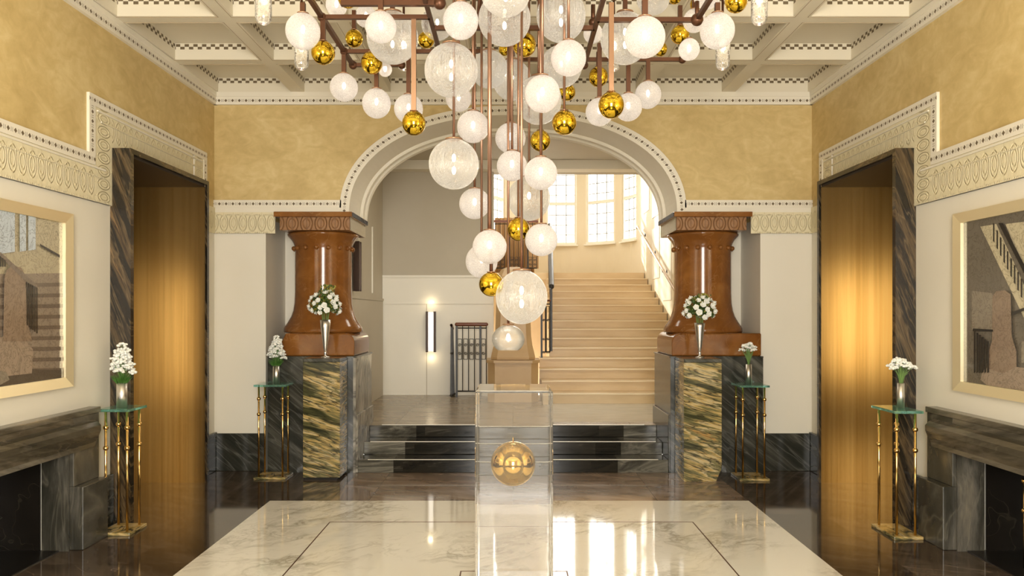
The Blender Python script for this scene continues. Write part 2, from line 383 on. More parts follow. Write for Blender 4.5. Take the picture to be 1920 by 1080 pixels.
        o = bpy.data.objects.new(name, me); COL.objects.link(o)
        if parent: o.parent = parent
        if loc: o.location = loc
        if bevel:
            b = o.modifiers.new('bevel', 'BEVEL'); b.width = bevel; b.segments = 2; b.limit_method = 'ANGLE'; b.angle_limit = radians(40); b.harden_normals = False
        return o
def tag(o, label, cat, group=None, kind=None):
    o['label'] = label; o['category'] = cat
    if group: o['group'] = group
    if kind: o['kind'] = kind
    return o
def empty(name, loc, label, cat, group=None):
    o = bpy.data.objects.new(name, None); COL.objects.link(o); o.location = loc; o.empty_display_size = .1
    return tag(o, label, cat, group)
def struct(o, label=None, cat=None):
    o['kind'] = 'structure'
    if label: o['label'] = label
    if cat: o['category'] = cat
    return o
def copy_tree(o, parent=None):
    c = o.copy(); COL.objects.link(c)
    if parent: c.parent = parent
    for ch in list(o.children): copy_tree(ch, c)
    return c

# ------------------------------------------------------------------ dimensions
XW = 2.84; YB = 7.35; YB2 = 8.10; HC = 3.588; YF = -1.25
P0, P1, PT = 5.45, 6.82, 2.66           # portal opening
F0, F1, FT = 3.455, 4.865, 0.64         # fireplace opening
# floor
b = MB(); b.box(-6.3, 6.3, YF-.3, 7.26, -.1, 0, 'floor'); struct(b.build('floor'), 'dark polished brown marble floor of the lobby', 'floor')
b = MB(); b.box(-1.93, 1.87, 2.18, 6.14, .0, .006, 'calacatta')
o = b.build('marble_floor_panel'); tag(o, 'large white veined marble panel set into the dark floor', 'floor panel')
b = MB()
def rect_line(x0, x1, y0, y1, w_, z, mat):
    for q in ((x0, x1, y0, y0+w_), (x0, x1, y1-w_, y1), (x0, x0+w_, y0+w_, y1-w_), (x1-w_, x1, y0+w_, y1-w_)):
        b.box(q[0], q[1], q[2], q[3], z, z+.0012, mat)
rect_line(-1.31, 1.285, 2.80, 5.52, .008, .006, 'bronze'); rect_line(-.305, .315, 3.85, 4.47, .008, .006, 'bronze')
b.build('inlay_line', o)
M['brownfloor'] = tiles('brown_marble_floor', [(.32, (.13, .085, .055)), (.5, (.20, .14, .095)), (.68, (.30, .22, .16))], (1.15, 1.15), .3, .09, lw=.004)
b = MB(); b.box(-1.45, 1.87, 6.14, 7.235, 0, .002, 'brownfloor'); tag(b.build('brown_floor_band'), 'brown marble strip between the white floor panel and the steps', 'floor panel')
# side walls
for sgn, side in ((-1, 'left'), (1, 'right')):
    b = MB()
    def wb(y0, y1, z0, z1):
        if z0 < 2.4 < z1:
            b.box(sgn*XW, sgn*(XW+.3), y0, y1, z0, 2.4, 'cream'); b.box(sgn*XW, sgn*(XW+.3), y0, y1, 2.4, z1, 'ochre')
        else: b.box(sgn*XW, sgn*(XW+.3), y0, y1, z0, z1, 'cream' if z1 < 2.5 else 'ochre')
    wb(YF, F0, 0, HC); wb(F0, F1, FT+.04, HC); wb(F1, P0, 0, HC); wb(P0, P1+.04, PT, HC); wb(P1+.04, YB, 0, HC)
    struct(b.build('wall_'+side), f'{side} lobby wall, ochre plaster above a cream lower wall', 'wall')
    # frieze: relief + beaded border
    X = sgn*XW; t = .014
    b = MB()
    def band(y0, y1, z0, z1, mat, th, vertical=False):
        xx = X-sgn*th
        cz = (z0+z1)/2; cy = (y0+y1)/2
        if vertical: uv = [(z0, y0-cy), (z0, y1-cy), (z1, y1-cy), (z1, y0-cy)]
        else: uv = [(y0, z0-cz), (y1, z0-cz), (y1, z1-cz), (y0, z1-cz)]
        b.face([(xx,y0,z0),(xx,y1,z0),(xx,y1,z1),(xx,y0,z1)], mat, uv)
        for q in (((xx,y0,z0),(xx,y1,z0),(X,y1,z0),(X,y0,z0)), ((xx,y0,z1),(xx,y1,z1),(X,y1,z1),(X,y0,z1)),
                  ((xx,y0,z0),(xx,y0,z1),(X,y0,z1),(X,y0,z0)), ((xx,y1,z0),(xx,y1,z1),(X,y1,z1),(X,y1,z0))):
            b.face(q, 'offwhite')
    L0, L1 = P0-.30, P1+.31
    band(YF, L0+.075, 2.495, 2.57, 'bead', .02); band(L0, L0+.075, 2.57, 2.895, 'bead', .02, True)
    band(L0, L1, 2.895, 2.97, 'bead', .02); band(L1-.075, L1, 2.62, 2.895, 'bead', .02, True)
    o = b.build('trim_1' if sgn < 0 else 'trim_4', merge=False); struct(o, f'white painted bead border stepping over the {side} portal', 'border')
    b = MB()
    band(YF, L0+.075, 2.25, 2.495, 'relief', .014); band(L0+.075, P0, 2.25, 2.895, 'relief', .014, True)
    band(P0, P1, PT, 2.895, 'relief', .014); band(P1+.045, L1-.075, 2.25, 2.895, 'relief', .014, True)
    band(L1-.075, YB, 2.25, 2.495, 'relief', .014)
    band(YF, L0+.2, 2.475, 2.487, 'offwhite', .026); band(YF, P0-.02, 2.25, 2.262, 'relief', .026); band(YF, L0+.2, 2.42, 2.43, 'relief', .022)
    band(L0+.1, L1-.1, 2.865, 2.875, 'offwhite', .026); band(L0+.15, L1-.15, 2.80, 2.81, 'relief', .022)
    o = b.build('trim_2' if sgn < 0 else 'trim_5', merge=False); struct(o, f'cream moulded leaf frieze along the {side} wall', 'frieze')
    # cornice
    b = MB(); band(YF, YB, 3.545, HC, 'offwhite', .035); band(YF, YB, 3.47, 3.545, 'bead', .028)
    o = b.build('trim_3' if sgn < 0 else 'trim_6', merge=False); struct(o, f'white bead painted cornice along the {side} wall', 'cornice')
    # baseboards
    b = MB(); b.box(sgn*XW, sgn*(XW-.03), 5.185, P0-.003, 0, .365, 'dark'); b.box(sgn*XW, sgn*(XW-.03), P1+.03, YB, 0, .365, 'dark')
    b.box(sgn*XW, sgn*(XW-.03), YF, 3.13, 0, .365, 'dark')
    struct(b.build('baseboard_'+side, bevel=.006), f'dark marble skirting of the {side} wall', 'baseboard')
    # portal
    d = empty('door_1' if sgn < 0 else 'door_2', (sgn*XW, (P0+P1)/2, 0), f'black and gold marble framed brass lined portal in the {side} wall', 'portal'); struct(d)
    d.location = (0, 0, 0)
    xi = sgn*2.695
    b = MB(); b.box(xi, sgn*3.3, P0-.0, P0+.045, 0, PT, 'portal'); b.build('side_slab', d)
    b = MB(); b.box(xi, sgn*3.3, P0+.045, P1+.035, PT-.035, PT, 'portal'); b.build('lintel_slab', d)
    b = MB(); b.box(xi, sgn*2.715, P1-.006, P1+.035, 0, PT-.035, 'portal'); b.build('edge_strip', d)
    b = MB(); b.box(sgn*2.715, sgn*6.0, P1, P1+.035, 0, PT-.05, 'brass'); b.build('brass_panel', d)
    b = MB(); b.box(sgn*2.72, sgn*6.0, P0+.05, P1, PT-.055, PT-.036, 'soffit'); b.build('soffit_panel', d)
    # lift lobby behind the portal
    b = MB()
    b.box(sgn*6.0, sgn*6.2, 1.3, 7.0, 0, 2.75, 'cream'); b.box(sgn*3.14, sgn*6.2, 1.2, 1.3, 0, 2.75, 'cream')
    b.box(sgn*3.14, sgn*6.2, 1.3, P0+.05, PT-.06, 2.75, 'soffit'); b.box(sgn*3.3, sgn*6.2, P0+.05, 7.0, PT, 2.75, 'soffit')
    b.box(sgn*2.9, sgn*6.2, P1+.04, 7.05, 0, PT, 'cream')
    struct(b.build(f'wall_{side}_passage'), f'cream side passage behind the {side} portal', 'wall')
# luminous doorway panels in the side passages (real lit panels that the brass mirrors)
area('right_passage_lamp', (5.15, 1.36, 1.32), (pi/2, 0, 0), 1.5, 1.6, 13, (1, .86, .6), 150)
area('left_passage_lamp', (-4.75, 1.36, 1.1), (pi/2, 0, 0), .7, 1.9, 9, (1, .84, .58), 150)
# front wall behind the camera, with a window added to let in front light
b = MB()
xs = [-XW, -.8, .8, XW]
for i in range(3):
    x0, x1 = xs[i], xs[i+1]
    if i % 2 == 0: b.box(x0, x1, YF-.2, YF, 0, HC, 'cream')
    else: b.box(x0, x1, YF-.2, YF, 0, .6, 'cream'); b.box(x0, x1, YF-.2, YF, 2.9, HC, 'cream')
b.box(-XW-.3, -XW, YF-.2, YF, 0, HC, 'cream'); b.box(XW, XW+.3, YF-.2, YF, 0, HC, 'cream')
struct(b.build('wall_front'), 'cream entrance wall behind the viewer', 'wall')
for k, x in enumerate((0,)):
    b = MB(); b.box(x-.8, x+.8, YF-.12, YF-.08, .6, .66, 'offwhite'); b.box(x-.8, x+.8, YF-.12, YF-.08, 2.84, 2.9, 'offwhite')
    for xx in (-.77, .77): b.box(x+xx-.03, x+xx+.03, YF-.12, YF-.08, .66, 2.84, 'offwhite')
    w_ = struct(b.build(f'window_{k+5}'), 'added window behind the viewer for front light', 'window')
# ------------------------------------------------------------------ coffered ceiling
b = MB()
cols = [(-2.805+i*.815, -2.805+i*.815+.69) for i in range(7)]
cols = [(a+.015, c+.015) for a, c in cols]
rows = [(7.32-.80-i*.935, 7.32-i*.935) for i in range(9)]
DEP = .134
xs = [-XW]+[v for c in cols for v in c]+[XW]; ys = [YF]+[v for r in sorted(rows) for v in r]+[YB]
for i in range(len(xs)-1):
    for j in range(len(ys)-1):
        x0, x1, y0, y1 = xs[i], xs[i+1], ys[j], ys[j+1]
        if i % 2 == 1 and j % 2 == 1:
            z0, z1 = HC, HC+DEP
            b.face([(x0,y0,z1),(x0,y1,z1),(x1,y1,z1),(x1,y0,z1)], 'ceil')
            for (ax, ay, bx, by) in ((x0,y0,x1,y0),(x1,y0,x1,y1),(x1,y1,x0,y1),(x0,y1,x0,y0)):
                L = sqrt((bx-ax)**2+(by-ay)**2)
                b.face([(ax,ay,z0),(bx,by,z0),(bx,by,z1),(ax,ay,z1)], 'checker', [(0,0),(L,0),(L,DEP),(0,DEP)])
        else:
            b.face([(x0,y0,HC),(x0,y1,HC),(x1,y1,HC),(x1,y0,HC)], 'ceil')
struct(b.build('ceiling', merge=False), 'cream coffered ceiling with dark checker borders', 'ceiling')
b = MB()
for (x0, x1) in cols:
    for (y0, y1) in rows:
        e = .018; w_ = .003
        for q in ((x0-e,x1+e,y0-e,y0-e+w_),(x0-e,x1+e,y1+e-w_,y1+e),(x0-e,x0-e+w_,y0-e,y1+e),(x1+e-w_,x1+e,y0-e,y1+e)):
            if q[3] < YB-.02 and q[0] > -XW+.0: b.box(q[0],q[1],q[2],q[3],HC-.002,HC,'dots')
struct(b.build('trim_7', merge=False), 'fine painted lines around each ceiling coffer', 'ceiling trim')
# roof slab above coffers keeps daylight out
b = MB(); b.box(-XW-.3, XW+.3, YF-.2, YB2, HC+DEP+.02, HC+DEP+.1, 'ceil'); struct(b.build('ceiling_slab'), 'solid slab above the coffered ceiling', 'ceiling')

# ------------------------------------------------------------------ back wall with arch
AC = 2.443
def sup(a, bb, n=2.2, N=64):
    pts = []
    for i in range(N+1):
        t = pi*i/N; c, s_ = cos(t), sin(t)
        pts.append(((-1 if c < 0 else 1)*a*abs(c)**(2/n), AC+bb*abs(s_)**(2/n)))
    return pts
inn = sup(1.555, .93); outb = sup(1.647, 1.019)
b = MB()
for sgn in (-1, 1):
    x0, x1 = sgn*2.35, sgn*(XW+.3)
    b.box(x0, x1, YB, YB2, 0, 2.4, 'cream'); b.box(x0, x1, YB, YB2, 2.4, HC+.15, 'ochre')
    b.box(sgn*1.555, sgn*2.35, YB, YB2, 2.451, HC+.15, 'ochre')
    b.box(sgn*1.81, sgn*2.35, 7.98, YB2, 0, 2.451, 'cream')
TZ = HC+.15
for i in range(len(inn)-1):
    (xa, za), (xb, zb) = inn[i], inn[i+1]
    b.face([(xa,YB,za),(xb,YB,zb),(xb,YB,TZ),(xa,YB,TZ)], 'ochre')
    b.face([(xa,YB2,za),(xb,YB2,zb),(xb,YB2,TZ),(xa,YB2,TZ)], 'vest')
    b.face([(xa,YB,za),(xa,YB2,za),(xb,YB2,zb),(xb,YB,zb)], 'offwhite', smooth=True)
struct(b.build('wall_back', merge=False), 'ochre end wall of the lobby pierced by a wide arch', 'wall')
# arch mouldings
b = MB()
def ring(a0, b0, a1, b1, y0, y1, mat, front_uv=False):
    A = sup(a0, b0); B = sup(a1, b1); L = 0
    for i in range(len(A)-1):
        d = sqrt((A[i+1][0]-A[i][0])**2+(A[i+1][1]-A[i][1])**2)*1.03
        uv = [(L, -.045), (L+d, -.045), (L+d, .045), (L, .045)]; L += d
        b.face([(A[i][0],y0,A[i][1]),(A[i+1][0],y0,A[i+1][1]),(B[i+1][0],y0,B[i+1][1]),(B[i][0],y0,B[i][1])], mat, uv)
        for C_, in ((A,), (B,)):
            b.face([(C_[i][0],y0,C_[i][1]),(C_[i+1][0],y0,C_[i+1][1]),(C_[i+1][0],y1,C_[i+1][1]),(C_[i][0],y1,C_[i][1])], 'offwhite', smooth=True)
        if y1 < YB2+.2 and y1 != YB:
            b.face([(A[i][0],y1,A[i][1]),(A[i+1][0],y1,A[i+1][1]),(B[i+1][0],y1,B[i+1][1]),(B[i][0],y1,B[i][1])], 'offwhite')
ring(1.555, .93, 1.647, 1.019, YB-.02, YB, 'bead')
struct(b.build('trim_8', merge=False), 'white bead painted border around the arch', 'border')
b = MB(); ring(1.525, .90, 1.557, .932, 7.85, 7.90, 'offwhite');
ring(1.53, .905, 1.557, .932, 8.04, 8.12, 'offwhite')
struct(b.build('trim_9', merge=False), 'raised ribs on the underside of the arch', 'moulding')
b = MB()
for sgn in (-1, 1):
    def fb(x0, x1, z0, z1, th, mat):
        cz = (z0+z1)/2; y = YB-th
        b.face([(x0,y,z0),(x1,y,z0),(x1,y,z1),(x0,y,z1)], mat, [(x0,z0-cz),(x1,z0-cz),(x1,z1-cz),(x0,z1-cz)])
        for q in (((x0,y,z0),(x1,y,z0),(x1,YB,z0),(x0,YB,z0)),((x0,y,z1),(x1,y,z1),(x1,YB,z1),(x0,YB,z1)),((x1,y,z0),(x1,y,z1),(x1,YB,z1),(x1,YB,z0)),((x0,y,z0),(x0,y,z1),(x0,YB,z1),(x0,YB,z0))):
            b.face(q, 'offwhite')
    fb(sgn*1.63, sgn*XW, 2.495, 2.567, .02, 'bead')
    fb(sgn*1.60, sgn*XW, 2.451, 2.495, .015, 'offwhite')
    fb(sgn*2.257, sgn*XW, 2.25, 2.451, .014, 'relief'); fb(sgn*2.30, sgn*XW, 2.25, 2.265, .022, 'relief'); fb(sgn*2.30, sgn*XW, 2.42, 2.432, .022, 'relief')
fb(-XW, XW, 3.545, HC, .035, 'offwhite'); fb(-XW, XW, 3.47, 3.545, .028, 'bead')
struct(b.build('trim_10', merge=False), 'bead border, leaf frieze and cornice across the end wall', 'frieze')
b = MB()
for sgn in (-1, 1): b.box(sgn*2.36, sgn*(XW-.03), YB-.035, YB, 0, .355, 'dark')
struct(b.build('baseboard_back', bevel=.005), 'dark marble skirting of the end wall', 'baseboard')

# ------------------------------------------------------------------ entrance steps to the stair hall
st = empty('entrance_steps', (0, 7.22, 0), 'three dark marble steps with pale inlaid nosings up to the stair hall', 'steps')
st.location = (0, 0, 0)
M['stepm'] = None
def stepmat():
    m = NM('black_marble_blocks'); v = m.coord()
    s = m.n('ShaderNodeSeparateXYZ', {0: v})
    row = m.math('FLOOR', m.math('DIVIDE', s.outputs[2], .12001))
    xx = m.math('ADD', s.outputs[0], m.math('MULTIPLY', m.math('SUBTRACT', 1.0, row), .07))
    cell = m.math('FLOOR', m.math('DIVIDE', m.math('ADD', xx, 30.0), .88))
    wn = m.n('ShaderNodeTexWhiteNoise', {0: m.n('ShaderNodeCombineXYZ', {0: cell, 1: row}).outputs[0]}).outputs[0]
    v2 = m.coord((1.2, 4, 7), (0, radians(4), 0))
    off = m.n('ShaderNodeVectorMath', {0: v2, 1: m.n('ShaderNodeCombineXYZ', {0: m.math('MULTIPLY', wn, 30.0), 1: wn, 2: m.math('MULTIPLY', wn, 9.0)}).outputs[0]}, operation='ADD').outputs[0]
    f = m.noise(off, 1.3, 8, .65, 1.4)
    c = m.ramp(f, [(.35, (.006, .006, .005)), (.58, (.018, .016, .012)), (.70, (.07, .062, .05)), (.84, (.17, .15, .12))])
    edge = m.math('GREATER_THAN', m.math('ABSOLUTE', xx), 1.05)
    c2 = m.ramp(f, [(.38, (.045, .042, .032)), (.5, (.12, .112, .09)), (.58, (.24, .225, .18)), (.66, (.09, .085, .07)), (.78, (.30, .28, .23))])
    lift = m.mix(m.math('MULTIPLY', edge, .7), c, c2)
    hs = m.n('ShaderNodeHueSaturation', {'Color': lift, 'Value': m.math('ADD', .7, m.math('MULTIPLY', wn, .6))}).outputs[0]
    return m.pr(col=hs, rough=.14, spec=.3)
M['stepm'] = stepmat()
for i, (y0, y1, z) in enumerate(((7.235, 7.53, .12), (7.52, 7.84, .24), (7.83, 8.05, .36))):
    b = MB(); b.box(-1.452, 1.452, y0, y1, z-.12, z-.004 if i == 2 else z, 'stepm')
    s_ = b.build('step', st, bevel=.005)
    hw = (1.36, 1.39, 1.33)[i]
    b = MB(); b.box(-hw, hw, y0+.006, y0+.022, z-.001, z+.004, 'strip'); b.build('nosing_strip', s_)
b = MB(); b.box(-1.81, 2.9, 8.05, 10.8, .2, .36, 'landing'); b.box(-1.474, 1.474, 7.85, 8.05, .3565, .36, 'landing')
M['floor_daylight_patch'] = noisy('daylight_tinted_stone', (.50, .49, .43), (.60, .585, .52), 3, .12, (1, 3, 1)); b.box(.42, 2.0, 8.05, 9.67, .36, .3605, 'floor_daylight_patch')  # daylight on the landing floor painted as a paler patch
b.box(-1.81, 2.9, 7.26, 8.05, -.1, 0, 'floor'); b.box(-6.3, -1.81, 7.26, 8.1, -.1, 0, 'floor'); b.box(2.9, 6.3, 7.26, 8.1, -.1, 0, 'floor')
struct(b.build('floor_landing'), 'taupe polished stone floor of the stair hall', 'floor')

# ------------------------------------------------------------------ piers: dark marble base, golden block, column
for sgn, side in ((-1, 'left'), (1, 'right')):
    e = empty('marble_pier_base', (0, 0, 0), f'dark streaked marble base under the {side} russet column', 'pier base', 'dark marble bases under the columns')
    xo = 2.30 if sgn < 0 else 2.345
    b = MB(); b.box(sgn*1.50, sgn*xo, 7.25, 8.06, 0, 1.075, 'dark'); b.build('core', e)
    b = MB(); b.box(sgn*1.475, sgn*1.50, 7.25, 8.06, .0, 1.075, 'pierside' if sgn < 0 else 'dark'); b.build('inner_facing', e)
    b = MB(); b.extrude([(7.24, .0), (8.3, .36), (8.3, .80), (7.9, .64), (7.24, .40)] if False else [(7.24, 0), (8.05, 0), (8.05, .54), (7.24, .54)], 'x', sgn*1.453, sgn*1.475, 'pierside' if sgn < 0 else 'dark')
    b.build('plinth_facing', e, bevel=.006)
    b = MB(); b.box(sgn*1.465, sgn*(xo+.0), 7.24, 8.06, 1.075, 1.09, 'dark'); b.build('top_slab', e, bevel=.003)
    # golden block
    g = empty('golden_marble_block', (sgn*1.70, 6.9, 0), f'golden green veined marble block in front of the {side} column', 'marble block', 'golden marble blocks in front of the columns')
    g.location = (0, 0, 0)
    xa, xb = (1.553, 1.883) if sgn < 0 else (1.516, 1.852); yf = 6.93 if sgn < 0 else 6.86
    b = MB()
    c = .07
    z = 1.055
    p = lambda x, y, zz: (sgn*x, y, zz)
    # block with the lower corner cut away
    if sgn < 0:
        poly = [(xa+.0, yf+.10), (xa+.10, yf), (xb, yf), (xb, 7.238), (xa, 7.238)]
        b.box(-xa, -xb, yf, 7.238, .02, z, 'gold_m')
    else:
        b.extrude([(xa, .0), (xb-.05, .0), (xb, .12), (xb, z), (xa, z)], 'y', yf, 7.238, 'gold_m')
    b.build('block', g, bevel=.004)
    b = MB(); b.box(sgn*xa, sgn*xb, yf-.006, 7.238, z+.0, z+.034, 'dark'); b.build('cap', g, bevel=.006)
    if sgn < 0:
        b = MB(); b.box(-xa-.03, -xb+.01, yf+.02, 7.238, 0, .02, 'black'); b.build('foot', g)
    # column
    k = empty('russet_marble_column', (sgn*1.886, 7.7, 1.09), f'polished russet marble column on the {side} of the arch', 'column', 'russet columns flanking the arch')
    cxx = 0; loc = Vector((sgn*1.886, 7.7, 1.09))
    def BL(bm_, name, parent, **kw):
        o = bm_.build(name, parent, **kw); return o
    b = MB()
    prof = [(.376, 1.304), (.383, 1.315), (.381, 1.345), (.366, 1.37), (.340, 1.41), (.312, 1.46), (.292, 1.52), (.281, 1.59), (.276, 1.70), (.275, 2.10), (.278, 2.14), (.287, 2.175), (.306, 2.21), (.332, 2.24), (.344, 2.255), (.346, 2.268), (.33, 2.279), (.30, 2.28)]
    b.lathe([(r, z_-1.09) for r, z_ in prof], 'brown', (0, 0), 64)
    BL(b, 'shaft', k)
    for i in range(16):
        t = 2*pi*i/16+pi/2
        b = MB(); b.ball((.287*cos(t), .287*sin(t), 2.128-1.09), .023, 'brown', 14, 10); b.build('bead', k)
    # base block, rounded inner end
    b = MB()
    x_in = 1.50; x_out = 2.20 if sgn < 0 else 2.345
    xi_, xo_ = sgn*x_in-loc.x, sgn*x_out-loc.x
    def rb(y): return y-loc.y
    zz0, zz1 = 0.0, 1.304-1.09
    s1 = -sgn
    prof2 = []
    r_ = .085
    prof2 = [(xo_, zz0), (xi_-s1*.0, zz0), (xi_, zz1-r_)]
    for q in range(1, 8):
        a_ = q/8*pi/2; prof2.append((xi_-s1*(r_-r_*cos(a_)), zz1-r_+r_*sin(a_)))
    prof2.append((xi_-s1*r_, zz1))
    if sgn < 0: prof2 += [(xo_+.05, zz1), (xo_+.012, zz1*.6)]
    else: prof2 += [(xo_, zz1)]
    b.extrude(prof2, 'y', rb(7.30), rb(8.06), 'brown')
    BL(b, 'base_block', k, bevel=.012)
    # capital
    b = MB(); z0, z1 = 2.28-1.09, 2.404-1.09
    xa_, xb_ = sgn*1.545-loc.x, sgn*2.21-loc.x
    b.box(xa_, xb_, rb(7.32), rb(8.09), z0, z1, 'egg')
    cap_o = BL(b, 'capital', k, bevel=.003)
    b = MB(); xs_ = sgn*1.5445-loc.x
    yy0, yy1 = rb(7.325), rb(8.085)
    b.face([(xs_-sgn*.002, yy0, z0), (xs_-sgn*.002, yy1, z0), (xs_-sgn*.002, yy1, z1), (xs_-sgn*.002, yy0, z1)], 'egglight', [(yy0, -.06), (yy1, -.06), (yy1, .06), (yy0, .06)])
    b.build('carved_side', cap_o)
    b = MB(); b.box(sgn*1.52-loc.x, sgn*2.257-loc.x, rb(7.285), rb(8.095), z1, 2.451-1.09, 'brown'); BL(b, 'abacus', k, bevel=.004)
    b = MB()
    for i in range(15):
        y = 7.32+i*.051; b.box(sgn*1.512-loc.x, sgn*1.521-loc.x, rb(y), rb(y+.024), z1+.004, 2.447-1.09, 'iron')
    b.build('painted_ticks', k)

# ------------------------------------------------------------------ stair hall
b = MB()
b.box(-2.0, -1.81, YB2, 10.93, 0, 3.57, 'vest')
struct(b.build('wall_stair_hall_left'), 'taupe left wall of the stair hall', 'wall')
b = MB(); b.box(-2.0, -.27, 10.73, 10.93, 0, 5.4, 'vest')
struct(b.build('wall_stair_hall_back'), 'taupe back wall of the stair hall with a lamp', 'wall')
b = MB()
b.box(-1.806, -.27, 10.70, 10.73, .36, 1.62, 'panelwhite'); b.box(-1.806, -.27, 10.685, 10.73, 1.62, 2.0, 'panelwhite'); b.box(-1.806, -.27, 10.67, 10.73, 1.985, 2.015, 'panelwhite')
b.box(-1.2, -1.19, 10.697, 10.70, .36, 1.62, 'vest')
b.box(-1.81, -1.785, YB2, 10.70, 1.66, 1.69, 'vest'); b.box(-1.81, -1.795, YB2, 10.67, .36, 1.66, 'vest')
for yy in (9.0, 9.9):
    b.box(-1.81, -1.795, yy, yy+.02, 1.75, 2.6, 'panelwhite')
struct(b.build('trim_11'), 'off-white wainscot of the stair hall', 'wainscot')
b = MB(); b.box(-1.81, 2.7, YB2, 10.5, 3.57, 3.7, 'vest'); b.box(-1.81, 2.7, 10.5, 10.75, 3.45, 3.7, 'offwhite'); b.box(-2.0, 2.9, 10.75, 10.93, 3.45, 5.4, 'vest')
struct(b.build('ceiling_stair_hall'), 'plain ceiling and beam of the stair hall', 'ceiling')
M['barmat'] = simple('grey_glazing_bars', (.50, .50, .48), .5)
M['staircream'] = noisy('warm_cream_stairwell_paint', (.74, .655, .48), (.78, .695, .53), 1.5, .55)
b = MB(); b.box(2.52, 2.7, YB2, 15.25, 0, 5.4, 'staircream')
for (y0, y1, z0, z1) in ((11.2, 12.0, 2.55, 3.3), (12.3, 13.0, 3.0, 3.75), (13.3, 14.0, 3.2, 4.1), (14.3, 14.9, 3.4, 4.4), (11.2, 12.0, 1.2, 2.3), (12.3, 13.0, 1.7, 2.75), (13.3, 14.0, 2.1, 3.0)):
    b.box(2.512, 2.52, y0, y1, z0, z1, 'panelwhite')
struct(b.build('wall_stair_right'), 'cream panelled right wall of the staircase', 'wall')
# bay wall with windows
BCx, BCy, BA, BB = 1.0, 15.2, 1.55, 1.75
def bay(t): return (BCx+BA*sin(t), BCy+BB*cos(t))     # t=0 straight ahead, positive to the right
def t_at(px):
    best = None
    for i in range(-900, 901):
        t = i/900*pi/2; x, y = bay(t); d = abs((x/y*F+CX)-px)
        if best is None or d < best[0]: best = (d, t)
    return best[1]
wins = [(t_at(918), t_at(947)), (t_at(1024), t_at(1081)), (t_at(1099), t_at(1153)), (t_at(1166), t_at(1193))]
SILL, HEAD = 2.98, 4.95
b = MB()
def bay_seg(ta, tb, z0, z1, mat, n=6, th=.16):
    for i in range(n):
        a0 = ta+(tb-ta)*i/n; a1 = ta+(tb-ta)*(i+1)/n
        p0, p1 = bay(a0), bay(a1)
        q0 = (p0[0]+th*sin(a0), p0[1]+th*cos(a0)); q1 = (p1[0]+th*sin(a1), p1[1]+th*cos(a1))
        b.face([(*p0, z0), (*p1, z0), (*p1, z1), (*p0, z1)], mat); b.face([(*q0, z0), (*q1, z0), (*q1, z1), (*q0, z1)], mat)
        b.face([(*p0, z1), (*p1, z1), (*q1, z1), (*q0, z1)], mat); b.face([(*p0, z0), (*p1, z0), (*q1, z0), (*q0, z0)], mat)
        b.face([(*p0, z0), (*q0, z0), (*q0, z1), (*p0, z1)], mat); b.face([(*p1, z0), (*q1, z0), (*q1, z1), (*p1, z1)], mat)
cur = -pi/2
for ta, tb in wins:
    bay_seg(cur, ta, 2.0, 5.4, 'staircream'); bay_seg(ta, tb, 2.0, SILL, 'staircream'); bay_seg(ta, tb, HEAD, 5.4, 'staircream'); cur = tb
bay_seg(cur, pi/2, 2.0, 5.4, 'staircream')
b.box(-1.0, -.55, 15.2, 15.4, 1.6, 5.4, 'staircream'); b.box(-1.1, -.9, 10.93, 15.4, 0, 5.4, 'staircream')
struct(b.build('wall_bay', merge=False), 'cream curved bay wall at the head of the stairs', 'wall')
for k, (ta, tb) in enumerate(wins):
    we = bpy.data.objects.new(f'window_{k+1}', None); COL.objects.link(we)
    struct(we, ['narrow bay window furthest left behind the rods', 'wide bay window left of centre above the stairs', 'middle bay window above the stairs', 'narrow bay window nearest the right wall'][k], 'window')
    p0, p1 = Vector((*bay(ta), 0)), Vector((*bay(tb), 0))
    n_ = Vector((sin((ta+tb)/2), cos((ta+tb)/2), 0)); d = (p1-p0); L = d.length; d.normalize()
    def wbox(bm_, u0, u1, z0, z1, o0, o1, mat):
        c_ = [p0+d*u+n_*o for u in (u0, u1) for o in (o0, o1)]
        q = [c_[0], c_[2], c_[3], c_[1]]
        lo = [(v.x, v.y, z0) for v in q]; hi = [(v.x, v.y, z1) for v in q]
        for fc in ([lo[0],lo[1],hi[1],hi[0]],[lo[1],lo[2],hi[2],hi[1]],[lo[2],lo[3],hi[3],hi[2]],[lo[3],lo[0],hi[0],hi[3]],lo,hi): bm_.face(fc, mat)
    b = MB()
    for (u0, u1) in ((0, .045), (L-.045, L)): wbox(b, u0, u1, SILL, HEAD, .02, .12, 'panelwhite')
    wbox(b, 0, L, SILL, SILL+.05, .0, .12, 'panelwhite'); wbox(b, 0, L, HEAD-.05, HEAD, .02, .12, 'panelwhite')
    zt = SILL+(HEAD-SILL)*.46; wbox(b, 0, L, zt-.03, zt+.03, .03, .1, 'panelwhite')
    wbox(b, -.03, L+.03, SILL-.03, SILL, -.06, .05, 'panelwhite')
    b.build('window_frame', we, merge=False)
    b = MB(); nc = 3 if L > .35 else 1
    for i in range(1, nc): wbox(b, L*i/nc-.011, L*i/nc+.011, SILL+.05, HEAD-.05, .06, .08, 'barmat')
    for j in range(1, 9):
        zz = SILL+(HEAD-SILL)*j/9; wbox(b, .04, L-.04, zz-.009, zz+.009, .06, .08, 'barmat')
    b.build('glazing_bars', we, merge=False)
    b = MB(); g0 = p0+d*.04+n_*.07; g1 = p0+d*(L-.04)+n_*.07
    b.face([(g0.x, g0.y, SILL+.05), (g1.x, g1.y, SILL+.05), (g1.x, g1.y, HEAD-.05), (g0.x, g0.y, HEAD-.05)], 'pane'); b.build('pane', we, merge=False)
b = MB(); b.box(-1.1, 2.9, 10.93, 17.2, 5.4, 5.5, 'ceil'); struct(b.build('ceiling_stairwell'), 'ceiling high above the staircase', 'ceiling')
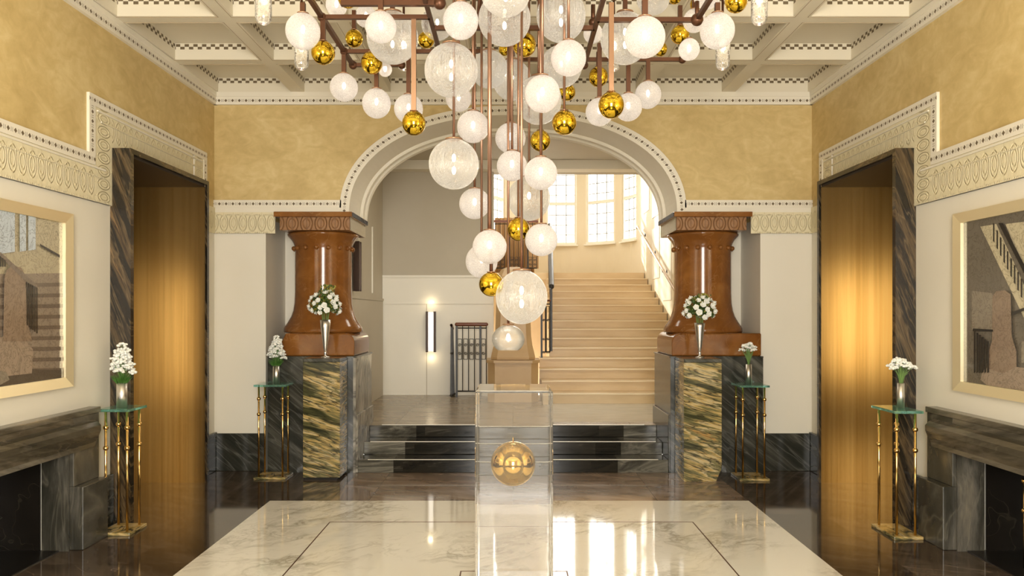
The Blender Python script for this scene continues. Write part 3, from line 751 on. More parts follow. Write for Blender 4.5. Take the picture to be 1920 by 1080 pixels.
# staircase
sr = empty('staircase', (0, 0, 0), 'wide sandy limestone staircase climbing to the bay windows', 'staircase')
R_ = .1267; TR = .365
for i in range(15):
    y0 = 9.68+i*TR; z1 = .36+R_*(i+1)
    xl = [.37, .37, .36, .37][i] if i < 4 else .52+.012*(i-4)
    y1 = y0+TR+.03 if i < 14 else 17.0
    b = MB(); x1 = 2.508
    if i == 14:
        poly = [(-.895, y0), (x1, y0), (x1, 15.2)]
        for q in range(1, 24):
            t = pi/2-q/24*pi; x, y = bay(t); poly.append((x, y))
        poly += [(-.55, 15.2), (-.895, 15.2)]
        b.extrude(poly, 'z', z1-.1267, z1, 'stair')
        b.box(-.895, x1, y0, y0+.25, 0, z1-.1267, 'newel')
    else:
        b.box(xl, x1, y0, y1, z1-R_-.02 if i else .36, z1-.02, 'stair'); b.box(xl, x1, y0-.02, y1, z1-.02, z1, 'stair')
        b.box(xl, x1, y0+.05, y1, .0+.3, z1-R_-.02, 'newel') if i else None
    b.build('step', sr, merge=False)
    if i < 14:
        b = MB(); b.box(xl, x1, y0-.024, y0-.016, z1-.012, z1+.001, 'stairedge')
        b.build('nosing', sr.children[-1])
# handrail on right wall
hr = empty('wall_handrail', (0, 0, 0), 'slim metal handrail rising along the right stair wall', 'handrail')
M['railmetal'] = simple('dull_bronze_rail', (.42, .30, .19), .35, metal=.5)
a = Vector((2.43, 11.3, 1.72)); c = Vector((2.43, 15.1, 3.18))
b = MB(); b.path([a, a.lerp(c, .5), c, c+Vector((0, .08, -.02))], .024, 'railmetal', 12); b.build('rail', hr)
for t in (.1, .35, .62, .9):
    q = a.lerp(c, t); b = MB(); b.path([q+Vector((0,0,-.02)), q+Vector((.01,0,-.07)), q+Vector((.05,0,-.08)), q+Vector((.085,0,-.06))], .008, 'iron', 8)
    b.tube(q+Vector((.075,0,-.06)), q+Vector((.09,0,-.06)), .03, 'iron', 12); b.build('bracket', hr)
# newel pier
nw = empty('stone_newel', (0, 10.25, .36), 'tan stone newel pier with a domed top at the foot of the stairs', 'newel')
b = MB()
def octa(bm_, w0, z0, w1, z1, mat, ch=.28, yc=0, d=1.0):
    def ringp(w_, z): 
        c_ = w_*ch; return [(-w_+c_, -w_*d, z), (w_-c_, -w_*d, z), (w_, (-w_+c_)*d, z), (w_, (w_-c_)*d, z), (w_-c_, w_*d, z), (-w_+c_, w_*d, z), (-w_, (w_-c_)*d, z), (-w_, (-w_+c_)*d, z)]
    A, B = ringp(w0, z0), ringp(w1, z1)
    for i in range(8):
        j = (i+1) % 8; bm_.face([A[i], A[j], B[j], B[i]], mat)
    bm_.face(A, mat); bm_.face(B, mat)
octa(b, .325, 0, .325, .51, 'newel'); octa(b, .345, .49, .345, .525, 'newel'); b.build('plinth', nw)
b = MB()
pr_ = [(.285, .53), (.288, .56), (.275, .62), (.25, .72), (.235, .85), (.225, 1.1), (.215, 1.45), (.20, 1.62), (.16, 1.70), (.08, 1.74)]
for (w0, z0), (w1, z1) in zip(pr_, pr_[1:]): octa(b, w0, z0, w1, z1, 'newel')
b.build('shaft', nw, merge=False)
# iron balustrades
def spiral(bm_, c, r, ax, az, mat='iron', turns=1.6, rr=.004, flip=1):
    pts = []
    for i in range(26):
        t = i/25; an = t*turns*2*pi; q = r*(1-t*.8)
        pts.append(Vector(c)+Vector(ax)*(q*cos(an))+Vector(az)*(q*sin(an)*flip))
    bm_.path(pts, rr, mat, 5)
def balustrade(name, p0, p1, z0, z1, h, label, parent=None, bars=8, panels=True, raised=.0, group=None, rail_r=.026, scroll_z=(.55, .9), rail_m='wood'):
    e = empty(name, (0, 0, 0), label, 'balustrade', group)
    p0 = Vector((*p0, z0)); p1 = Vector((*p1, z1)); d = p1-p0; L = sqrt(d.x**2+d.y**2); dh = Vector((d.x, d.y, 0)).normalized(); sl = d.z/L
    up = Vector((0, 0, 1))
    b = MB(); b.path([p0+up*h, (p0+p1)/2+up*h, p1+up*h], rail_r, rail_m, 10)
    b.ball(p0+up*h, rail_r, rail_m, 10, 8); b.ball(p1+up*h, rail_r, rail_m, 10, 8)
    b.build('handrail', e)
    b = MB(); b.tube(p0+up*.08, p1+up*.08, .010, 'iron', 6); b.build('bottom_rail', e); b = MB(); b.tube(p0+up*(h-.05), p1+up*(h-.05), .009, 'iron', 6); b.build('upper_rail', e)
    for i in range(bars+1):
        q = p0+d*(i/bars); b = MB(); thick = .014 if i % 4 == 0 else .0055
        b.tube(q+up*.0 if i % 4 == 0 else q+up*.08, q+up*h, thick, 'iron', 6, square=(i % 4 == 0)); b.build('baluster', e)
    if panels:
        step = L/bars
        for i in range(bars):
            if i % 4 == 3 and bars > 5: continue
            q = p0+d*((i+.5)/bars)
            b = MB(); w_ = step*.34; zl, zh = h*scroll_z[0], h*scroll_z[1]
            cs = [q+dh*(-w_)+up*(zl-sl*w_), q+dh*w_+up*(zl+sl*w_), q+dh*w_+up*(zh+sl*w_), q+dh*(-w_)+up*(zh-sl*w_)]
            for k in range(4): b.tube(cs[k], cs[(k+1) % 4], .004, 'iron', 4)
            for fz in (.3, .7): spiral(b, q+up*(zl+(zh-zl)*fz), min(w_*.8, (zh-zl)*.2), dh, up, flip=1 if fz > .5 else -1)
            b.build('scroll_panel', e)
    return e
balustrade('iron_balustrade', (-.76, 10.42), (-.36, 10.42), .36, .36, .98, 'low black iron balustrade left of the stone newel', bars=5, scroll_z=(.52, .80))
# descending thick post cluster at its left end
g = empty('iron_balustrade', (0, 0, 0), 'black iron end of the descending stair rail left of the newel', 'balustrade')
b = MB(); b.path([(-.83, 10.40, 1.33), (-.83, 10.55, 1.30), (-.83, 10.62, 1.28)], .02, 'wood', 8); b.build('handrail', g)
for i in range(5):
    b = MB(); y = 10.42+i*.045; b.tube((-.835+i*.006, y, .37), (-.83, y, 1.30), .013, 'iron', 6, r2=.011, square=True); b.ball((-.833+i*.006, y, .385), .022, 'iron', 8, 6); b.ball((-.83, y, .95), .02, 'iron', 8, 6); b.build('baluster', g)
balustrade('iron_balustrade', (.40, 10.84), (.52, 10.87), .868, .868, .80, 'short black iron rail panel between the newel and the stairs', bars=2, scroll_z=(.08, .9), rail_r=.014)
# raking balustrade along the left of the stairs
balustrade('iron_balustrade', (.545, 11.0), (.70, 14.75), .95, 2.25, .92, 'raking black iron balustrade up the left side of the stairs', bars=24, panels=False, rail_r=.04, rail_m='iron')
balustrade('iron_balustrade', (-.42, 14.84), (.46, 14.84), 2.27, 2.27, .98, 'upper landing iron balustrade behind the lamp rods', bars=10, scroll_z=(.1, .3))
# timber screen behind the upper landing
ws = empty('timber_screen', (.0, 15.3, 2.27), 'brown reeded timber screen on the upper landing', 'screen')
M['tanwood'] = noisy('tan_wood', (.40, .22, .08), (.52, .31, .13), 3, .45, (1, 1, .2))
b = MB(); b.box(-.36, .42, 0, .05, 0, 1.1, 'tanwood'); b.build('panel', ws)
for i in range(9):
    b = MB(); b.tube((-.33+i*.09, -.01, 0), (-.33+i*.09, -.01, 1.1), .03, 'tanwood', 12); b.build('reed', ws)
b = MB(); b.box(.30, .50, -.15, .02, .1, 2.2, 'tanwood'); b.build('post', ws)
# sconces
def sconce(loc, rotz, label, lit=True):
    e = empty('wall_sconce', loc, label, 'wall lamp'); e.rotation_euler = (0, 0, rotz)
    for s_ in (-1, 1):
        b = MB(); b.box(s_*.038, s_*.068, -.075, -.005, -.28, .28, 'darkbronze'); b.build('side_bar', e, bevel=.004)
    b = MB(); b.box(-.04, .04, -.012, -.002, -.27, .27, 'steel'); b.build('back_plate', e)
    b = MB(); b.tube((0, -.04, -.262), (0, -.04, .262), .024, 'tube' if lit else 'iron', 16); b.build('light_tube', e)
    pass
    return e
sconce(tuple(P(808.5, 622, 10.70))[:3], 0, 'lit vertical twin bar wall lamp on the white wainscot')
sconce((-1.795, 8.72, 2.02), radians(90), 'dark upright wall lamp seen beside the left column')
pl = bpy.data.lights.new('sconce_glow', 'POINT'); pl.energy = 3; pl.color = (1, .8, .5); pl.shadow_soft_size = .03
for dz in (.40, -.36):
    o = bpy.data.objects.new('sconce_glow', pl); COL.objects.link(o); q = P(808.5, 622, 10.70); o.location = (q.x, 10.62, q.z+dz)
    o.data.energy = .4
# ------------------------------------------------------------------ fireplaces
for sgn, side in ((-1, 'left'), (1, 'right')):
    e = empty('marble_fireplace', (sgn*XW, 4.16, 0), f'grey brown marble fireplace against the {side} wall', 'fireplace', 'marble fireplaces on the side walls'); e.location = (0, 0, 0)
    Y0, Y1 = 3.14, 5.18; ex = sgn
    b = MB()
    # mantel shelf: slab
    b.box(ex*2.76, ex*XW, Y0, Y1, .835, .872, 'fire'); b.build('mantel_shelf', e, bevel=.004)
    # bolection frieze profile (x outwards, z) swept along Y
    b = MB()
    prof = [(XW, .835), (2.775, .835), (2.772, .80), (2.735, .785), (2.712, .76), (2.712, .725), (2.728, .685), (2.748, .65), (2.752, .62), (2.77, .615), (XW, .615)]
    b.extrude([(ex*x, z) for x, z in prof], 'y', Y0+.13, Y1-.09, 'fire'); b.build('frieze', e)
    for (ya, yb) in ((Y0, Y0+.30), (Y1-.30, Y1)):
        far = yb == Y1
        b = MB(); b.box(ex*2.772, ex*XW, ya, yb, .40, .835, 'firev')
        b.build('jamb', e, bevel=.004)
        b = MB(); b.box(ex*2.712, ex*(XW+.10), ya-(0 if not far else -.0), yb, 0, .40, 'firev'); b.build('plinth_block', e, bevel=.006)
        b = MB()
        if far: b.box(ex*2.79, ex*2.96, F1-.012, F1+.0, .0, .66, 'firev')
        else: b.box(ex*2.79, ex*2.96, F0, F0+.012, .0, .66, 'firev')
        b.build('inner_jamb', e)
    b = MB(); y0, y1 = F0, F1
    b.box(ex*3.4, ex*3.46, y0-.1, y1+.1, 0, .75, 'firebox'); b.box(ex*2.97, ex*3.4, y1-.012, y1+.03, 0, .7, 'firebox'); b.box(ex*2.97, ex*3.4, y0-.03, y0+.012, 0, .7, 'firebox')
    b.box(ex*2.85, ex*3.4, y0, y1, .675, .72, 'black'); b.box(ex*2.85, ex*3.4, y0, y1, 0, .006, 'black')
    b.build('firebox', e)
an = empty('brass_andiron', (2.99, 4.52, .006), 'brass ball andiron in the right fireplace at the picture edge', 'andiron')
b = MB(); b.tube((0, 0, 0), (0, 0, .53), .007, 'polbrass', 10); b.build('post', an)
for z in (.335, .51):
    b = MB(); b.ball((0, 0, z), .017, 'polbrass', 14, 10); b.build('ball', an)
b = MB(); b.tube((.0, 0, .01), (.25, 0, .01), .01, 'iron', 8); b.build('bar', an)

# ------------------------------------------------------------------ framed prints
def noisefoxed(name, c):
    m = NM(name); v = m.coord()
    f = m.noise(v, 6, 8, .72, 1.2); g = m.noise(v, 9, 5, .65, 3.0)
    k = m.math('SUBTRACT', 1.0, m.math('MINIMUM', 1.0, m.math('MULTIPLY', m.math('ABSOLUTE', m.math('SUBTRACT', g, .5)), 34.0)))
    base = m.mix(m.math('MULTIPLY', f, .6), c, tuple(x*.5 for x in c))
    col = m.mix(m.math('MULTIPLY', k, .6), base, (.05, .035, .02))
    return m.pr(col=col, rough=.14, spec=.5)
for nme, c in dict(a_wall=(.50, .43, .28), a_pale=(.62, .54, .36), a_win=(.55, .62, .68), a_step=(.30, .235, .175), a_stepd=(.16, .12, .09), a_newel=(.29, .205, .14),
                   a_newel2=(.36, .275, .20), a_dark=(.018, .014, .012), a_grey=(.17, .145, .11), a_floor=(.10, .08, .06), a_rail=(.22, .17, .13), a_mid=(.28, .235, .175)).items():
    M[nme] = noisefoxed('print_'+nme[2:], c)
for sgn, side in ((-1, 'left'), (1, 'right')):
    e = empty('framed_print', (sgn*XW, 4.16, 1.57), f'large gold framed foxed print of a staircase above the {side} fireplace', 'picture'); e.location = (0, 0, 0)
    ya, yb, za, zb = 3.40, 4.92, (1.03 if sgn < 0 else 1.005), 2.125; fw = .062; X = sgn*XW
    b = MB()
    # mitred frame: sloping profile
    O = [(ya, za), (yb, za), (yb, zb), (ya, zb)]; I = [(ya+fw, za+fw), (yb-fw, za+fw), (yb-fw, zb-fw), (ya+fw, zb-fw)]
    for i in range(4):
        j = (i+1) % 4
        xo_, xi_ = X-sgn*.045, X-sgn*.03
        b.face([(xo_, *O[i]), (xo_, *O[j]), (xi_, *I[j]), (xi_, *I[i])], 'frame')
        b.face([(xo_, *O[i]), (xo_, *O[j]), (X, *O[j]), (X, *O[i])], 'frame')
        b.face([(xi_, *I[i]), (xi_, *I[j]), (X-sgn*.008, *I[j]), (X-sgn*.008, *I[i])], 'frame')
    b.build('frame', e)
    b = MB(); lay = [0]
    def poly(pts, mat):
        lay[0] += 1; xx = X-sgn*(.010+.0006*lay[0]); out = []
        for px, py in pts:
            y = F*abs(xx)/abs(px-CX); z = EYE+(CY-py)/F*y
            y = min(max(y, ya+fw-.004), yb-fw+.004); z = min(max(z, za+fw-.004), zb-fw+.004); out.append((xx, y, z))
        b.face(out, mat)
    xx = X-sgn*.010
    b.face([(xx, ya+fw-.005, za+fw-.005), (xx, yb-fw+.005, za+fw-.005), (xx, yb-fw+.005, zb-fw+.005), (xx, ya+fw-.005, zb-fw+.005)], 'a_wall' if sgn < 0 else 'a_grey')
    if sgn < 0:
        poly([(-260, 515), (118, 512), (118, 702), (-260, 730)], 'a_step')
        for i in range(9):
            y = 530+i*20; poly([(-200, y+5), (118, y), (118, y+7), (-200, y+13)], 'a_stepd')
        poly([(-300, 690), (118, 694), (118, 730), (-300, 790)], 'a_floor')
        poly([(-60, 380), (28, 396), (28, 472), (-60, 484)], 'a_win'); poly([(37, 400), (49, 403), (49, 470), (37, 472)], 'a_win'); poly([(53, 404), (67, 408), (67, 468), (53, 470)], 'a_win')
        poly([(75, 457), (112, 478), (112, 483), (75, 461)], 'a_dark')
        poly([(-120, 640), (40, 630), (62, 655), (60, 700), (-120, 720)], 'a_newel2')
        poly([(6, 640), (8, 520), (13, 505), (25, 498), (40, 502), (47, 515), (52, 600), (60, 640)], 'a_newel')
        poly([(-200, 400), (-5, 470), (-2, 480), (-200, 412)], 'a_rail'); poly([(0, 472), (70, 535), (70, 541), (50, 530), (0, 481)], 'a_rail')
        for i in range(6): poly([(50+i*3.6, 528+i*2), (52.3+i*3.6, 530+i*2), (52.3+i*3.6, 610+i*3), (50+i*3.6, 610+i*3)], 'a_dark')
        for i in range(3): poly([(0+i*4, 480+i*3), (2.5+i*4, 482+i*3), (2.5+i*4, 500), (0+i*4, 500)], 'a_dark')
        poly([(0, 695), (12, 698), (18, 712), (0, 722)], 'a_mid')
    else:
        poly([(1822, 545), (1862, 550), (1865, 620), (1822, 618)], 'a_mid')
        poly([(1885, 420), (2200, 380), (2200, 560), (1918, 500)], 'a_pale')
        poly([(1838, 425), (1868, 420), (1925, 545), (1990, 640), (1970, 700), (1905, 565)], 'a_pale')
        for i in range(10): 
            x = 1862+i*6.5; poly([(x, 418+i*13), (x+2.6, 420+i*13), (x+2.6, 455+i*13), (x, 452+i*13)], 'a_dark')
        poly([(1872, 418), (1880, 418), (1925, 505), (1990, 610), (1984, 615), (1920, 512)], 'a_dark')
        poly([(1915, 640), (2100, 640), (2100, 705), (1915, 680)], 'a_mid')
        poly([(1838, 712), (1842, 695), (1862, 683), (1925, 690), (2000, 700), (2000, 745), (1850, 722)], 'a_newel2')
        poly([(1850, 690), (1853, 660), (1860, 640), (1861, 555), (1868, 546), (1884, 544), (1895, 552), (1897, 630), (1906, 660), (1906, 688), (1880, 700)], 'a_newel')
        poly([(1824, 616), (1862, 618), (1862, 622), (1824, 621)], 'a_dark')
        for i in range(6): poly([(1826+i*5, 620+i*4), (1829+i*5, 620+i*4), (1829+i*5, 697), (1826+i*5, 700)], 'a_dark')
        poly([(1898, 585), (1925, 575), (1925, 580), (1898, 592)], 'a_dark')
    b.build('print', e, merge=False)

# ------------------------------------------------------------------ glass topped stands
def stand(x0, x1, y0, y1, label):
    cx, cy = (x0+x1)/2, (y0+y1)/2; hx, hy = (x1-x0)/2, (y1-y0)/2
    e = empty('glass_topped_stand', (cx, cy, 0), label, 'side table', 'brass legged glass stands')
    b = MB(); b.box(-hx, hx, -hy, hy, .832, .850, 'glasstop'); b.build('glass_top', e, bevel=.002)
    b = MB(); b.box(-hx, hx, -hy, hy, .0, .020, 'gold_m'); b.build('base', e, bevel=.003)
    for sx in (-1, 1):
        for sy in (-1, 1):
            lx, ly = sx*(hx-.035), sy*(hy-.04)
            b = MB(); b.tube((lx, ly, .02), (lx, ly, .832), .0085, 'polbrass', 12); lg = b.build('leg', e)
            for z in (.583, .722):
                b = MB(); b.ball((lx, ly, z), .018, 'polbrass', 14, 10); b.build('ball', lg)
    return e
stand(-2.79, -2.575, 5.19, 5.54-.02 if False else 5.44, 'glass topped brass stand beside the left fireplace')
stand(2.515, 2.708, 5.10, 5.43, 'glass topped brass stand beside the right fireplace')
stand(-2.33, -2.045, 6.94, 7.19, 'glass topped brass stand beside the left golden marble block')
stand(2.02, 2.285, 6.88, 7.17, 'glass topped brass stand beside the right golden marble block')
def vase(x, y, r, h, z, label):
    e = empty('steel_vase', (x, y, z), label, 'vase', 'cylindrical steel vases')
    b = MB(); b.lathe([(r, 0), (r, h), (r*.9, h), (r*.9, .01), (.001, .01)], 'steel', n=32, cap=False); b.lathe([(r, 0), (.001, 0.0005)], 'steel', n=32, cap=False)
    b.build('body', e)
    return e
def umbel(bm_, c, r, n=16, rnd=random):
    for i in range(n):
        a_ = rnd.uniform(0, 2*pi); q = sqrt(rnd.random())*r
        bm_.ball((c[0]+q*cos(a_), c[1]+q*sin(a_), c[2]+rnd.uniform(-.3, .35)*r-.5*q*q/r*.6), r*.36, 'petal', 6, 4, .75, .2)
def tall_spray(x, y, z, hgt, rad, label):
    e = empty('white_flower_spray', (x, y, z), label, 'flowers', 'white flowers in steel vases')
    b = MB()
    for i in range(150):
        a_ = random.uniform(0, 2*pi); q = sqrt(random.random())*rad*.95; top = hgt*.36*(1.1-(q/rad)*.6)*random.uniform(.5, 1.1)
        c0 = Vector((q*.5*cos(a_), q*.5*sin(a_), 0)); c1 = Vector((q*cos(a_), q*sin(a_), top))
        b.tube(c0, c1, .0022, 'moss', 4, r2=.0006, cap=False)
    f = b.build('foliage', e); f['kind'] = 'stuff'
    heads = [(0, 0, 1.0)]
    n = 22
    for i in range(n):
        t = i/(n-1); a_ = i*2.4; q = rad*(.95-.65*t)*random.uniform(.6, 1.0)
        heads.append((q*cos(a_), q*sin(a_), .30+.60*t))
    bs = MB()
    for (hx, hy, t) in heads:
        b = MB(); umbel(b, (hx, hy, hgt*t), rad*.42, 14); b.build('bloom', e)
        bs.path([(hx*.1, hy*.1, -.02), (hx*.5, hy*.5, hgt*t*.5), (hx, hy, hgt*t-.004)], .0018, 'stem', 5)
    bs.build('stem', e)
def round_bunch(x, y, z, hgt, rad, label, n=12):
    e = empty('white_flower_spray', (x, y, z), label, 'flowers', 'white flowers in steel vases')
    bs = MB()
    for i in range(n):
        a_ = i*2.4; q = rad*sqrt(i/n); hz = hgt*(1-.35*(q/rad)**2)*random.uniform(.9, 1.02)
        b = MB(); umbel(b, (q*cos(a_), q*sin(a_), hz), rad*.38, 16); b.build('bloom', e)
        bs.path([(q*.1*cos(a_), q*.1*sin(a_), -.03), (q*.35*cos(a_), q*.35*sin(a_), hz*.5), (q*cos(a_), q*sin(a_), hz-.006)], .0022, 'stem', 5)
    for i in range(26):
        a_ = random.uniform(0, 2*pi); q = rad*random.uniform(.2, .7)
        bs.path([(0, 0, 0), (q*.5*cos(a_), q*.5*sin(a_), hgt*.3), (q*cos(a_), q*sin(a_), hgt*random.uniform(.4, .65))], lambda t: .004*(1-t)+.001, 'stem', 5)
    bs.build('stem', e)
zt = .850
q = P(228.5, 735, 5.30); vase(q.x, 5.30, .0345, .170, zt, 'steel cylinder vase on the stand by the left fireplace'); tall_spray(q.x, 5.30, zt+.168, .262, .076, 'tall spray of small white flowers over the stand by the left fireplace')
q = P(1689, 735, 5.26); vase(q.x, 5.26, .0235, .170, zt, 'slim steel vase on the stand by the right fireplace'); round_bunch(q.x, 5.26, zt+.17, .17, .075, 'round white flower bunch over the stand by the right fireplace', 14)
q = P(518, 700, 7.06); vase(q.x, 7.06, .0295, .168, zt, 'steel vase on the stand beside the left golden block'); tall_spray(q.x, 7.06, zt+.166, .262, .072, 'tall spray of small white flowers beside the left golden block')
q = P(1403.7, 700, 7.02); vase(q.x, 7.02, .0275, .180, zt, 'steel vase on the stand beside the right golden block'); round_bunch(q.x, 7.02, zt+.18, .20, .07, 'loose white flower bunch beside the right golden block', 12)
# bouquets on the golden blocks
def rose(bm_, c, r, d):
    d = Vector(d).normalized(); up = Vector((0,0,1)) if abs(d.z) < .9 else Vector((1,0,0)); x = d.cross(up).normalized(); y = d.cross(x)
    for ring_, (n, rr, lift, tilt) in enumerate(((5, 1.0, .0, .35), (4, .68, .25, .7), (3, .38, .45, 1.0))):
        for i in range(n):
            a_ = 2*pi*i/n+ring_*.7; dirv = x*cos(a_)+y*sin(a_); side = x*-sin(a_)+y*cos(a_)
            c0 = Vector(c)+d*(lift*r*.5)
            p0_ = c0; p1 = c0+dirv*rr*r*.6+side*rr*r*.62+d*r*tilt*.35; p2 = c0+dirv*rr*r+d*r*tilt*.75; p3 = c0+dirv*rr*r*.6-side*rr*r*.62+d*r*tilt*.35
            bm_.face([p0_, p1, p2, p3], 'petal', smooth=True)
    bm_.ball(Vector(c)+d*r*.35, r*.42, 'petal', 8, 6)
def bouquet(x, y, z, rr, zc, label, top=0):
    e = empty('rose_bouquet', (x, y, z), label, 'flowers', 'white rose bouquets on the golden blocks')
    b = MB()
    C0 = Vector((0, 0, zc))
    for i in range(900):
        th = random.uniform(0, 2*pi); ph = random.uniform(-.55, 1.45); q = rr*random.uniform(.35, .95)
        c = C0+Vector((cos(th)*cos(ph), sin(th)*cos(ph), sin(ph)*(1.0 if ph > 0 else .8)))*q
        n = Vector((random.uniform(-1, 1), random.uniform(-1, 1), random.uniform(-.3, 1))).normalized(); t = n.cross(Vector((random.uniform(-1,1), .3, .5))).normalized()
        s_ = random.uniform(.010, .019); w_ = n.cross(t)
        b.face([c-t*s_, c+w_*s_*.45, c+t*s_, c-w_*s_*.45], 'leaf' if random.random() < .78 else 'leafy')
    for i in range(90):
        th = random.uniform(0, 2*pi); q = random.uniform(0, rr*.5)
        c = C0+Vector((cos(th)*q+rr*.15, sin(th)*q, rr*random.uniform(.7, 1.15)+top)); t = Vector((random.uniform(-1,1), random.uniform(-1,1), 1)).normalized(); w_ = t.cross(Vector((0,1,.2))).normalized(); s_ = .013
        b.face([c-t*s_, c+w_*s_*.5, c+t*s_, c-w_*s_*.5], 'leafy' if random.random() < .5 else 'leaf')
    b.ball(C0, rr*.38, 'leaf', 12, 8, .8, .25)
    f = b.build('foliage', e, merge=False); f['kind'] = 'stuff'
    for i in range(38):
        t = (i+random.random())/38; ph = math.asin(1-1.45*t); th = i*2.39996+random.uniform(-.3,.3)
        d = Vector((cos(th)*cos(ph), sin(th)*cos(ph), sin(ph)))
        b = MB(); rose(b, C0+d*rr*random.uniform(.8, .95), random.uniform(.025, .033), d+Vector((0, -.3, 0))); b.build('bloom', e, merge=False)
    b = MB()
    for i in range(8):
        a_ = i*pi/4; b.tube((.008*cos(a_), .008*sin(a_), -.14), (.04*cos(a_), .04*sin(a_), zc), .003, 'stem', 5)
    b.build('stem', e)
def cone_vase(x, y, z, h, label):
    e = empty('cone_vase', (x, y, z), label, 'vase', 'trumpet vases on the golden blocks')
    b = MB(); b.lathe([(.040, 0), (.040, .006), (.012, .012), (.010, .03), (.016, .038), (.010, .048), (.012, .06)], 'steel', n=28); b.build('foot', e)
    b = MB(); b.lathe([(.012, .06), (.020, .10), (.034, .20), (.044, .28), (.048, h), (.045, h), (.040, .28), (.01, .08)], 'steel', n=28, cap=False); b.build('body', e)
q = P(610, 668, 7.08); cone_vase(q.x, 7.08, 1.089, .345, 'silver trumpet vase on the left golden marble block'); bouquet(q.x, 7.08, 1.089+.34, .155, .125, 'white rose bouquet with yellow green sprigs before the left column', .02)
q = P(1312, 668, 7.05); cone_vase(q.x, 7.05, 1.089, .315, 'silver trumpet vase on the right golden marble block'); bouquet(q.x, 7.05, 1.089+.31, .155, .115, 'white rose bouquet with dark leaves before the right column', -.02)

# ------------------------------------------------------------------ acrylic plinth and gold ball
pz = .0062
ap = tag(MB().build('acrylic_plinth') if False else (lambda bb: (bb.box(-.2, .2, -.2, .2, 0, 1.093, 'acrylic'), bb.build('acrylic_plinth', loc=(.005, 4.155, pz), bevel=.011))[1])(MB()),
         'tall clear acrylic block standing on the white marble', 'plinth')
gb = empty('gold_ball', (.0, 4.155, .70), 'gold mirrored ball sealed inside the clear block', 'ball')
b = MB(); b.ball((0, 0, 0), .118, 'gold2', 64, 40); b.build('sphere', gb)
b = MB(); b.tube((0, 0, .117), (0, 0, .14), .003, 'gold2', 8); b.build('pin', gb)

# ------------------------------------------------------------------ chandelier
ch = empty('chandelier', (0, 4.16, HC), 'huge bronze chandelier of frosted, clear and gold glass globes', 'chandelier'); ch.location = (0, 0, 0)
ZF = 3.10
def bar(a_, b_, th=.012, balls=''):
    bm_ = MB(); bm_.tube(a_, b_, th, 'bronze', square=True); o_ = bm_.build('frame_bar', ch)
    for k, p_ in (('a', a_), ('b', b_)):
        if k in balls:
            m2 = MB(); m2.ball(p_, th*2.3, 'bronze', 16, 12); m2.build('end_ball', o_)
bar((-1.035, 3.3, ZF), (-1.035, 5.0, ZF), .012, 'ab'); bar((1.005, 3.2, ZF), (1.005, 4.226, ZF), .012, 'ab'); bar((.46, 3.2, ZF), (.46, 5.0, ZF), .012, 'ab')
bar((-.45, 3.3, ZF), (-.45, 4.9, ZF), .011, 'b')
bar((-1.035, 4.19, ZF), (-.45, 4.19, ZF), .011, 'a'); bar((.46, 4.23, ZF), (1.0, 4.23, ZF)); bar((-1.035, 4.74, ZF), (-.2, 4.74, ZF), .011, 'a'); bar((-1.035, 5.0, ZF), (-.72, 5.0, ZF), .011, 'ab')
bar((.05, 4.89, ZF), (1.07, 4.89, ZF), .011, 'b'); bar((-.89, 4.0, ZF), (-.38, 4.0, ZF), .014, 'b'); bar((-.45, 4.35, ZF), (.46, 4.35, ZF)); bar((-.45, 3.8, ZF), (.46, 3.8, ZF))
bar((.46, 3.5, ZF), (1.0, 3.5, ZF), .011); bar((0, 3.6, ZF), (0, 4.8, ZF))
b = MB(); b.lathe([(.22, HC-.05), (.22, HC-.001)], 'bronze', (0, 4.16), 40); b.build('canopy', ch)
for hx, hy in ((-.2, 4.35), (.2, 4.35), (-.2, 3.8), (.2, 3.8)):
    b = MB(); b.tube((hx, hy, ZF), (hx*.8, 4.16+(hy-4.16)*.45, HC-.03), .01, 'bronze'); b.build('support_rod', ch)
GL = {}
def unit(kind):
    if kind in GL: return GL[kind]
    b = MB()
    if kind == 'W': b.ball((0,0,0), 1, 'globe', 32, 20)
    elif kind == 'C': b.ball((0,0,0), 1, 'clear', 40, 26)
    elif kind == 'G': b.ball((0,0,0), 1, 'gold', 36, 24)
    elif kind == 'O': b.lathe([(sin(t_)*1.0, cos(t_)*.86) for t_ in [.12+i*(2.45-.12)/20 for i in range(21)]], 'clearfine', n=40, cap=False)
    o_ = b.build('proto'); me = o_.data; bpy.data.objects.remove(o_); GL[kind] = me; return me
mb = MB(); mb.lathe([(.35, .97), (.35, 1.02), (.12, 1.06)], 'bronzelight', n=20); o_ = mb.build('proto'); CAPM = o_.data; bpy.data.objects.remove(o_)
mb = MB(); mb.ball((0, 0, 0), 1, 'bulb', 10, 8, 2.0); o_ = mb.build('proto'); BULBM = o_.data; bpy.data.objects.remove(o_)
LBL = {'W': 'frosted white crackle globe', 'C': 'large clear crackled globe', 'G': 'mirror gold globe', 'O': 'open bottomed clear globe'}
